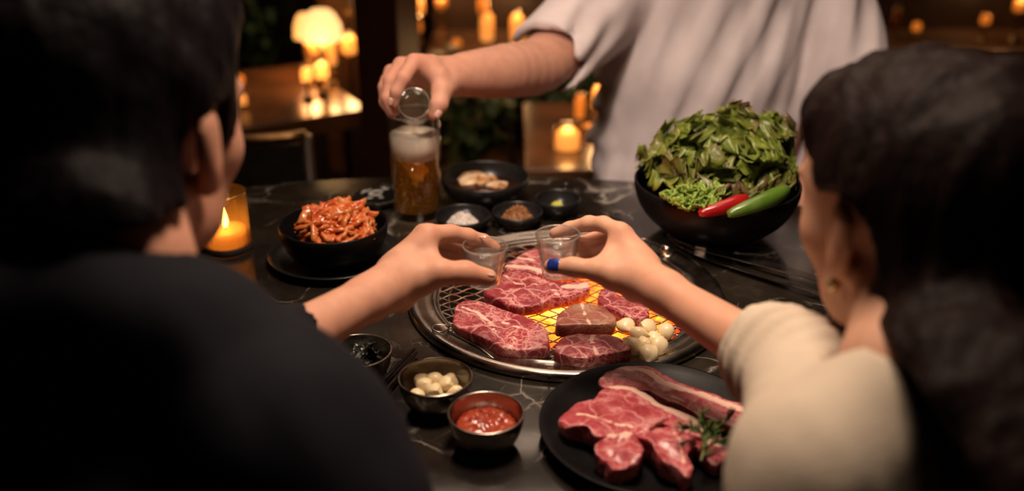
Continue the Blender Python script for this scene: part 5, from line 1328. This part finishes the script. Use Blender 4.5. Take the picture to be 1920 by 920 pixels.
# low wooden table with lamps
ta, tb_ = Y(330, 250, 2.38), Y(692, 208, 2.62)
wt = thing('low_table', 'low dark wooden table in the background carrying small lamps', 'table', V((ta[0] + tb_[0]) / 2, 2.7, 0))
LT = 0.54
M_TABLEWOOD = plain('glossy_table_wood', (0.13, 0.055, 0.022), (0.06, 0.025, 0.011), 0.22, 9, 0.1, 70)
oriented_box('table_top', ta, tb_, 0.56, LT - 0.05, LT, M_TABLEWOOD, wt)
dd = unit((tb_ - ta)[:2]); nn = V(-dd[1], dd[0])
for i, (s, t) in enumerate(((0.03, 0.03), (0.03, 0.47), (0.90, 0.03), (0.90, 0.47))):
    a = ta[:2] + dd * s * np.linalg.norm((tb_ - ta)[:2]) + nn * t
    oriented_box('leg', a, a + dd * 0.055, 0.055, 0.0, LT - 0.05, M_WOODDARK, wt)
def lamp_glow(parent, at, power, size=0.02):
    l = bpy.data.lights.new('lamp_glow', 'POINT'); l.energy = power; l.color = (1.0, 0.55, 0.22); l.shadow_soft_size = size
    o = bpy.data.objects.new('lamp_glow', l); COL.objects.link(o); o.parent = parent; o.location = [float(c) for c in (np.asarray(at) - np.array(parent.location))]
def table_lamp(label, px, py, y, z0, w, h, mat):
    c = Y(px, py, y); t = thing('table_lamp', label, 'lamp', (c[0], c[1], z0), 'glowing lamps in the background')
    zc = c[2]; base = V(c[0], c[1], 0)
    obj('lamp_shade', lathe([(w * 0.5, zc - h / 2), (w * 0.46, zc), (w * 0.34, zc + h * 0.35), (w * 0.22, zc + h / 2), (0, zc + h * 0.52)], 32, base), mat, t)
    lamp_glow(t, (c[0], c[1] - 0.01, zc - h * 0.62), 1.2 if mat is M_SHADE else 0.5)
    obj('stem', lathe([(0, z0), (w * 0.30, z0), (w * 0.30, z0 + 0.006), (0.010, z0 + 0.014), (0.014, z0 + (zc - z0) * 0.4), (0.006, z0 + (zc - z0) * 0.6), (0.006, zc - h * 0.4), (0, zc - h * 0.4)], 20, base), M_BRASS, t)
table_lamp('bright mushroom-shaped table lamp on the low wooden table', 602, 46, 2.86, LT, 0.118, 0.082, M_SHADE)
table_lamp('dimmer small table lamp half hidden left of the bright one', 572, 48, 2.98, LT, 0.072, 0.070, M_SHADEDIM)
def votive(label, px, py, y, z0, r, h, mat, group='candle jars in the background'):
    c = Y(px, py, y); base = V(c[0], c[1], z0); t = thing('candle_jar', label, 'candle', base, group)
    obj('glass_cup', lathe([(0, 0), (r * 0.92, 0), (r, 0.004), (r, h), (r - 0.002, h), (r - 0.002, 0.006), (0, 0.006)], 24, base), M_CUP, t)
    obj('candle', lathe([(0, 0.0065), (r * 0.84, 0.0065), (r * 0.84, h * 0.80), (r * 0.4, h * 0.88), (0, h * 0.9)], 20, base), mat, t)
def stand_jar(label, px, py, y, r, h, mat, support, group='candle jars in the background'):
    """jar centred at the pixel, raised on a turned candle stand from the support height"""
    c = Y(px, py, y); z0 = c[2] - h / 2; base = V(c[0], c[1], support); t = thing('candle_lantern', label, 'lantern', base, group)
    H_ = z0 - support
    if H_ > 0.012:
        obj('stand', lathe([(0, 0), (r * 0.9, 0), (r * 0.85, 0.008), (r * 0.25, 0.016), (r * 0.3, H_ * 0.5), (r * 0.22, max(H_ - 0.012, 0.018)), (r * 0.8, H_ - 0.002), (0, H_ - 0.002)], 20, base), M_BRASS, t)
    top = V(c[0], c[1], z0)
    obj('glass_cup', lathe([(0, 0), (r * 0.9, 0), (r, h * 0.15), (r, h * 0.85), (r * 0.8, h), (r * 0.78, h), (r - 0.002, h * 0.84), (r - 0.002, h * 0.16), (0, 0.003)], 24, top), M_CUP, t)
    if r > 0.021: lamp_glow(t, (c[0], c[1], z0 + h + 0.02), 0.8)
    obj('candle', lathe([(0, 0.004), (r * 0.8, 0.006), (r * 0.86, h * 0.3), (r * 0.8, h * 0.75), (r * 0.3, h * 0.9), (0, h * 0.92)], 20, top), mat, t)
stand_jar('bright candle jar below the mushroom lamp, on the right of two', 603, 131, 2.74, 0.022, 0.050, M_CANDLEGLOW, LT)
stand_jar('bright candle jar below the mushroom lamp, on the left of two', 575, 138, 2.70, 0.018, 0.040, M_CANDLEGLOW, LT)
stand_jar('dim lantern just under the shade of the mushroom lamp', 584, 88, 3.00, 0.026, 0.055, M_CANDLEDIM, LT)
stand_jar('tall dim lantern under the right of the mushroom lamp', 617, 96, 2.98, 0.024, 0.090, M_CANDLEDIM, LT)
stand_jar('small candle jar at the left end of the low wooden table', 453, 187, 2.62, 0.015, 0.036, M_CANDLEDIM, LT)
stand_jar('faint candle jar behind the foliage at the left end of the low table', 450, 149, 2.82, 0.014, 0.032, M_CANDLEFAINT, LT)
# warm cabinet added in place of the lamplit brown wall, with a round lantern
ca_, cb2 = Y(600, 100, 3.32), Y(738, 100, 3.26)
cabt = thing('stand_in_cabinet', 'warm brown wooden cabinet standing in for the lamplit wall beside the timber post', 'cabinet', V((ca_[0] + cb2[0]) / 2, 3.4, 0))
oriented_box('cabinet_body', ca_, cb2, 0.30, 0.05, 1.25, M_WOODWARM, cabt)
oriented_box('cabinet_base', ca_ + V(0.01, 0.02, 0), cb2 + V(-0.01, 0.02, 0), 0.25, 0.0, 0.06, M_WOODDARK, cabt)
for k in range(2):
    f0, f1 = (0.04, 0.49) if k == 0 else (0.51, 0.96)
    dr = oriented_box('door', ca_ + (cb2 - ca_) * f0 + V(0, -0.012, 0), ca_ + (cb2 - ca_) * f1 + V(0, -0.012, 0), 0.016, 0.10, 1.20, M_WOODWARM, cabt)
    hx = ca_ + (cb2 - ca_) * (0.44 if k == 0 else 0.56) + V(0, -0.024, 0); obj('handle', tube([V(hx[0], hx[1], 0.60), V(hx[0], hx[1], 0.72)], 0.006, 8), M_BRASS, dr)
stand_jar('round glowing lantern in front of the wooden cabinet', 655, 82, 3.05, 0.030, 0.062, M_SHADEDIM, 0.0)
# chair in front of the low table
def chair_back(label, pxl, pxr, ptop, y):
    a, b = Y(pxl, ptop, y), Y(pxr, ptop, y); zt = a[2]; t = thing('lounge_chair', label, 'chair', V((a[0] + b[0]) / 2, y, 0))
    w = b[0] - a[0]; m_ = V((a[0] + b[0]) / 2, y, 0)
    rail = [m_ + V(w * (s - 0.5), 0.03 * (1 - (2 * s - 1) ** 2) * -1, zt) for s in np.linspace(0, 1, 9)]
    obj('top_rail', tube(rail, 0.012, 10), M_BRASS, t)
    vs, fs = [], []
    for s in np.linspace(0.02, 0.98, 11):
        for z in (zt - 0.22, zt - 0.014):
            for o in (0, 0.022): vs.append(m_ + V(w * (s - 0.5), -0.03 * (1 - (2 * s - 1) ** 2) + o - 0.011, z))
    for i in range(10):
        k = i * 4; fs += [(k, k + 4, k + 6, k + 2), (k + 1, k + 3, k + 7, k + 5), (k + 2, k + 6, k + 7, k + 3), (k, k + 1, k + 5, k + 4)]
    fs += [(0, 2, 3, 1), (40, 41, 43, 42)]
    obj('backrest', (vs, fs), M_SHOE, t, auto=40)
    obj('seat', box((m_[0], y + 0.2, 0.345), (w * 0.96, 0.40, 0.07)), M_SHOE, t, smooth=False, bevel=0.02)
    for sx in (-1, 1):
        obj('leg', tube([V(m_[0] + sx * w / 2, y, zt), V(m_[0] + sx * w / 2, y - 0.01, 0)], [0.012, 0.014], 10), M_WOODDARK, t)
        obj('leg', tube([V(m_[0] + sx * w * 0.45, y + 0.36, 0.33), V(m_[0] + sx * w * 0.47, y + 0.37, 0)], [0.014, 0.011], 10), M_WOODDARK, t)
chair_back('dark lounge chair with curved back in front of the low wooden table', 330, 574, 254, 2.02)
# foliage
def foliage_mat(name, a, b):
    return plain(name, a, b, 0.45, 9, 0.2, 60, sss=0.0)
M_LEAFD = foliage_mat('dark_foliage', (0.030, 0.062, 0.018), (0.055, 0.095, 0.026))
M_LEAFB = foliage_mat('dry_foliage', (0.075, 0.045, 0.022), (0.045, 0.028, 0.014))
M_POT = plain('clay_pot', (0.06, 0.03, 0.018), (0.035, 0.018, 0.012), 0.7, 20)
def plant(label, x, y, z_lo, z_hi, rad, n, mat, seed, lw=0.022, ll=0.075):
    rs = np.random.RandomState(seed); t = thing('potted_plant', label, 'plant', V(x, y, 0), 'potted plants in the background')
    ph = min(0.24, z_lo); obj('pot', lathe([(0, 0), (0.075, 0), (0.10, ph), (0.09, ph), (0.085, ph - 0.02), (0, ph - 0.02)], 28, V(x, y, 0)), M_POT, t)
    stems, lv = [], []
    for i in range(9):
        a = rs.rand() * 6.28; r = rad * (0.3 + 0.6 * rs.rand()); top = V(x + r * math.cos(a), y + r * math.sin(a), z_lo + (z_hi - z_lo) * (0.55 + 0.45 * rs.rand()))
        q = spline([V(x, y, ph - 0.02), V(x + 0.25 * r * math.cos(a), y + 0.25 * r * math.sin(a), (ph + top[2]) / 2), top], 8); stems.append(tube(q, 0.004, 5))
        for k in range(n // 9):
            p = q[rs.randint(5, len(q))] + rs.randn(3) * V(0.02, 0.02, 0.02)
            az, el = rs.rand() * 6.28, rs.uniform(-0.7, 0.8); d = V(math.cos(az) * math.cos(el), math.sin(az) * math.cos(el), math.sin(el))
            s = unit(np.cross(d, V(0, 0, 1))); u = np.cross(s, d); L = ll * rs.uniform(0.6, 1.25); w = lw * rs.uniform(0.7, 1.2)
            rows = []
            for f, ww in ((0, 0.1), (0.3, 0.9), (0.65, 0.8), (1.0, 0.03)):
                c = p + d * L * f - V(0, 0, 1) * L * 0.25 * f * f; rows.append((c - s * w * ww + u * 0.15 * w, c, c + s * w * ww + u * 0.15 * w))
            b0 = [v for r_ in rows for v in r_]; fs = []
            for i2 in range(3):
                for j in range(2): k2 = i2 * 3 + j; fs.append((k2, k2 + 1, k2 + 4, k2 + 3))
            lv.append((b0, fs))
    obj('stems', join(*stems), M_WOODDARK, t); obj('foliage', join(*lv), mat, t)
q = Y(492, 120, 3.85); plant('tall leafy plant left of the glowing table lamp', q[0], q[1], 0.24, 0.95, 0.24, 400, M_LEAFD, 1)
q = Y(425, 60, 3.32); plant('dry brownish plant peeking out beside the short black hair', q[0] - 0.08, q[1], 0.24, 0.84, 0.20, 200, M_LEAFB, 2, 0.02, 0.05)
q = Y(880, 200, 2.98); plant('dark bushy plant under the outstretched forearm', q[0], q[1], 0.20, 0.60, 0.16, 330, M_LEAFD, 3, 0.018, 0.06)
q = Y(1060, 180, 2.96); plant('dark bushy plant beside the white T-shirt sleeve', q[0], q[1], 0.20, 0.62, 0.15, 300, M_LEAFD, 4, 0.018, 0.06)
q = Y(1700, 20, 2.78); plant('dim plant behind the long dark hair', q[0], q[1], 0.24, 0.66, 0.24, 200, M_LEAFD, 5)
# console with lanterns
def console(label, pxl, pxr, pytop, y, dep, mat, group=None):
    a, b = Y(pxl, pytop, y), Y(pxr, pytop, y); z = a[2]; t = thing('console_shelf', label, 'shelf', V((a[0] + b[0]) / 2, y, 0), group)
    oriented_box('shelf_top', a, b, dep, z - 0.035, z, mat, t)
    oriented_box('back_panel', a + V(0, dep - 0.02, 0), b + V(0, dep - 0.02, 0), 0.02, 0.0, z + 0.75, M_WOODDARK, t)
    for s in (0.0, 0.48, 0.96):
        c = a + (b - a) * s; oriented_box('upright', c, c + (b - a) * 0.04, dep - 0.02, 0.0, z - 0.035, M_WOODDARK, t)
    oriented_box('lower_shelf', a, b, dep, 0.12, 0.15, mat, t)
    return z
z1 = console('wooden console shelf with lanterns behind the pouring arm', 800, 1120, 98, 3.22, 0.34, M_WOODWARM)
for lb, px, py, r, h, mt in (('tall glowing lantern on the console, left of the tall pair', 913, 48, 0.026, 0.105, M_CANDLEDIM), ('tall glowing lantern on the console, right of the tall pair', 970, 50, 0.028, 0.100, M_CANDLEDIM), ('small low candle jar on the console edge', 857, 80, 0.020, 0.030, M_CANDLEFAINT), ('round lantern high at the left end of the console', 778, 10, 0.036, 0.060, M_CANDLEDIM), ('dim lantern low at the left end of the console', 781, 48, 0.022, 0.050, M_CANDLEFAINT), ('dim lantern between the console ends near the top of the picture', 828, 5, 0.022, 0.035, M_CANDLEFAINT), ('dim bottle lantern behind the console pair', 905, 8, 0.020, 0.060, M_CANDLEFAINT)):
    stand_jar(lb, px, py, 3.34, r, h, mt, z1)
# low side table with lanterns right of the plants
sa, sb_ = Y(985, 318, 2.22), Y(1200, 318, 2.22); SZ = sa[2]
stb = thing('side_table', 'low warm wooden side table with candle lanterns behind the white T-shirt', 'table', V((sa[0] + sb_[0]) / 2, 2.4, 0))
oriented_box('table_top', sa, sb_, 0.55, SZ - 0.035, SZ, M_TABLEWOOD, stb)
for s, t_ in ((0.02, 0.02), (0.9, 0.02), (0.02, 0.49), (0.9, 0.49)):
    a = sa + (sb_ - sa) * s + V(0, t_, 0); oriented_box('leg', a, a + V(0.03, 0, 0), 0.03, 0.0, SZ - 0.035, M_WOODDARK, stb)
for lb, px, py, y, r, h, mt in (('brightest oval lantern at the edge of the white T-shirt', 1124, 181, 2.62, 0.023, 0.070, M_SHADEDIM), ('slim dim lantern left of the brightest oval lantern', 1087, 198, 2.60, 0.016, 0.075, M_CANDLEFAINT), ('large glowing jar low beside the T-shirt hem', 1064, 266, 2.38, 0.036, 0.090, M_CANDLEDIM), ('round dim candle jar above the low side table', 1103, 243, 2.55, 0.020, 0.040, M_CANDLEFAINT)):
    stand_jar(lb, px, py, y, r, h, mt, SZ)
# right hand console
z2 = console('dim wooden console at the far right behind the long dark hair', 1560, 2050, 96, 3.10, 0.34, M_WOODWARM)
for lb, px, py, r, h, mt in (('small orange candle jar beside the T-shirt shoulder', 1644, 50, 0.014, 0.036, M_CANDLEFAINT), ('small orange candle jar above the crown of the long dark hair', 1719, 50, 0.017, 0.036, M_CANDLEFAINT), ('orange candle jar near the upper right corner', 1848, 36, 0.018, 0.040, M_CANDLEFAINT), ('orange lantern cut by the right edge of the picture', 1912, 10, 0.022, 0.045, M_CANDLEFAINT), ('amber bottle lantern beside the T-shirt shoulder', 1680, 30, 0.014, 0.080, M_BRASS)):
    stand_jar(lb, px, py, 3.22, r, h, mt, z2)
# small table with candles at the far left
fa = Y(8, 452, 1.62)
ft = thing('side_table', 'small round side table at the left edge of the picture', 'table', V(fa[0], fa[1], 0))
obj('table_top', lathe([(0, fa[2] - 0.05), (0.14, fa[2] - 0.05), (0.145, fa[2] - 0.04), (0.14, fa[2] - 0.03), (0, fa[2] - 0.03)], 36, V(fa[0], fa[1], 0)), M_TABLEWOOD, ft)
obj('pedestal', lathe([(0, 0), (0.10, 0), (0.02, 0.03), (0.018, fa[2] - 0.05), (0, fa[2] - 0.05)], 20, V(fa[0], fa[1], 0)), M_WOODDARK, ft)
stand_jar('small candle jar at the left edge of the picture', 4, 450, 1.62, 0.014, 0.034, M_CANDLEFAINT, fa[2] - 0.03)
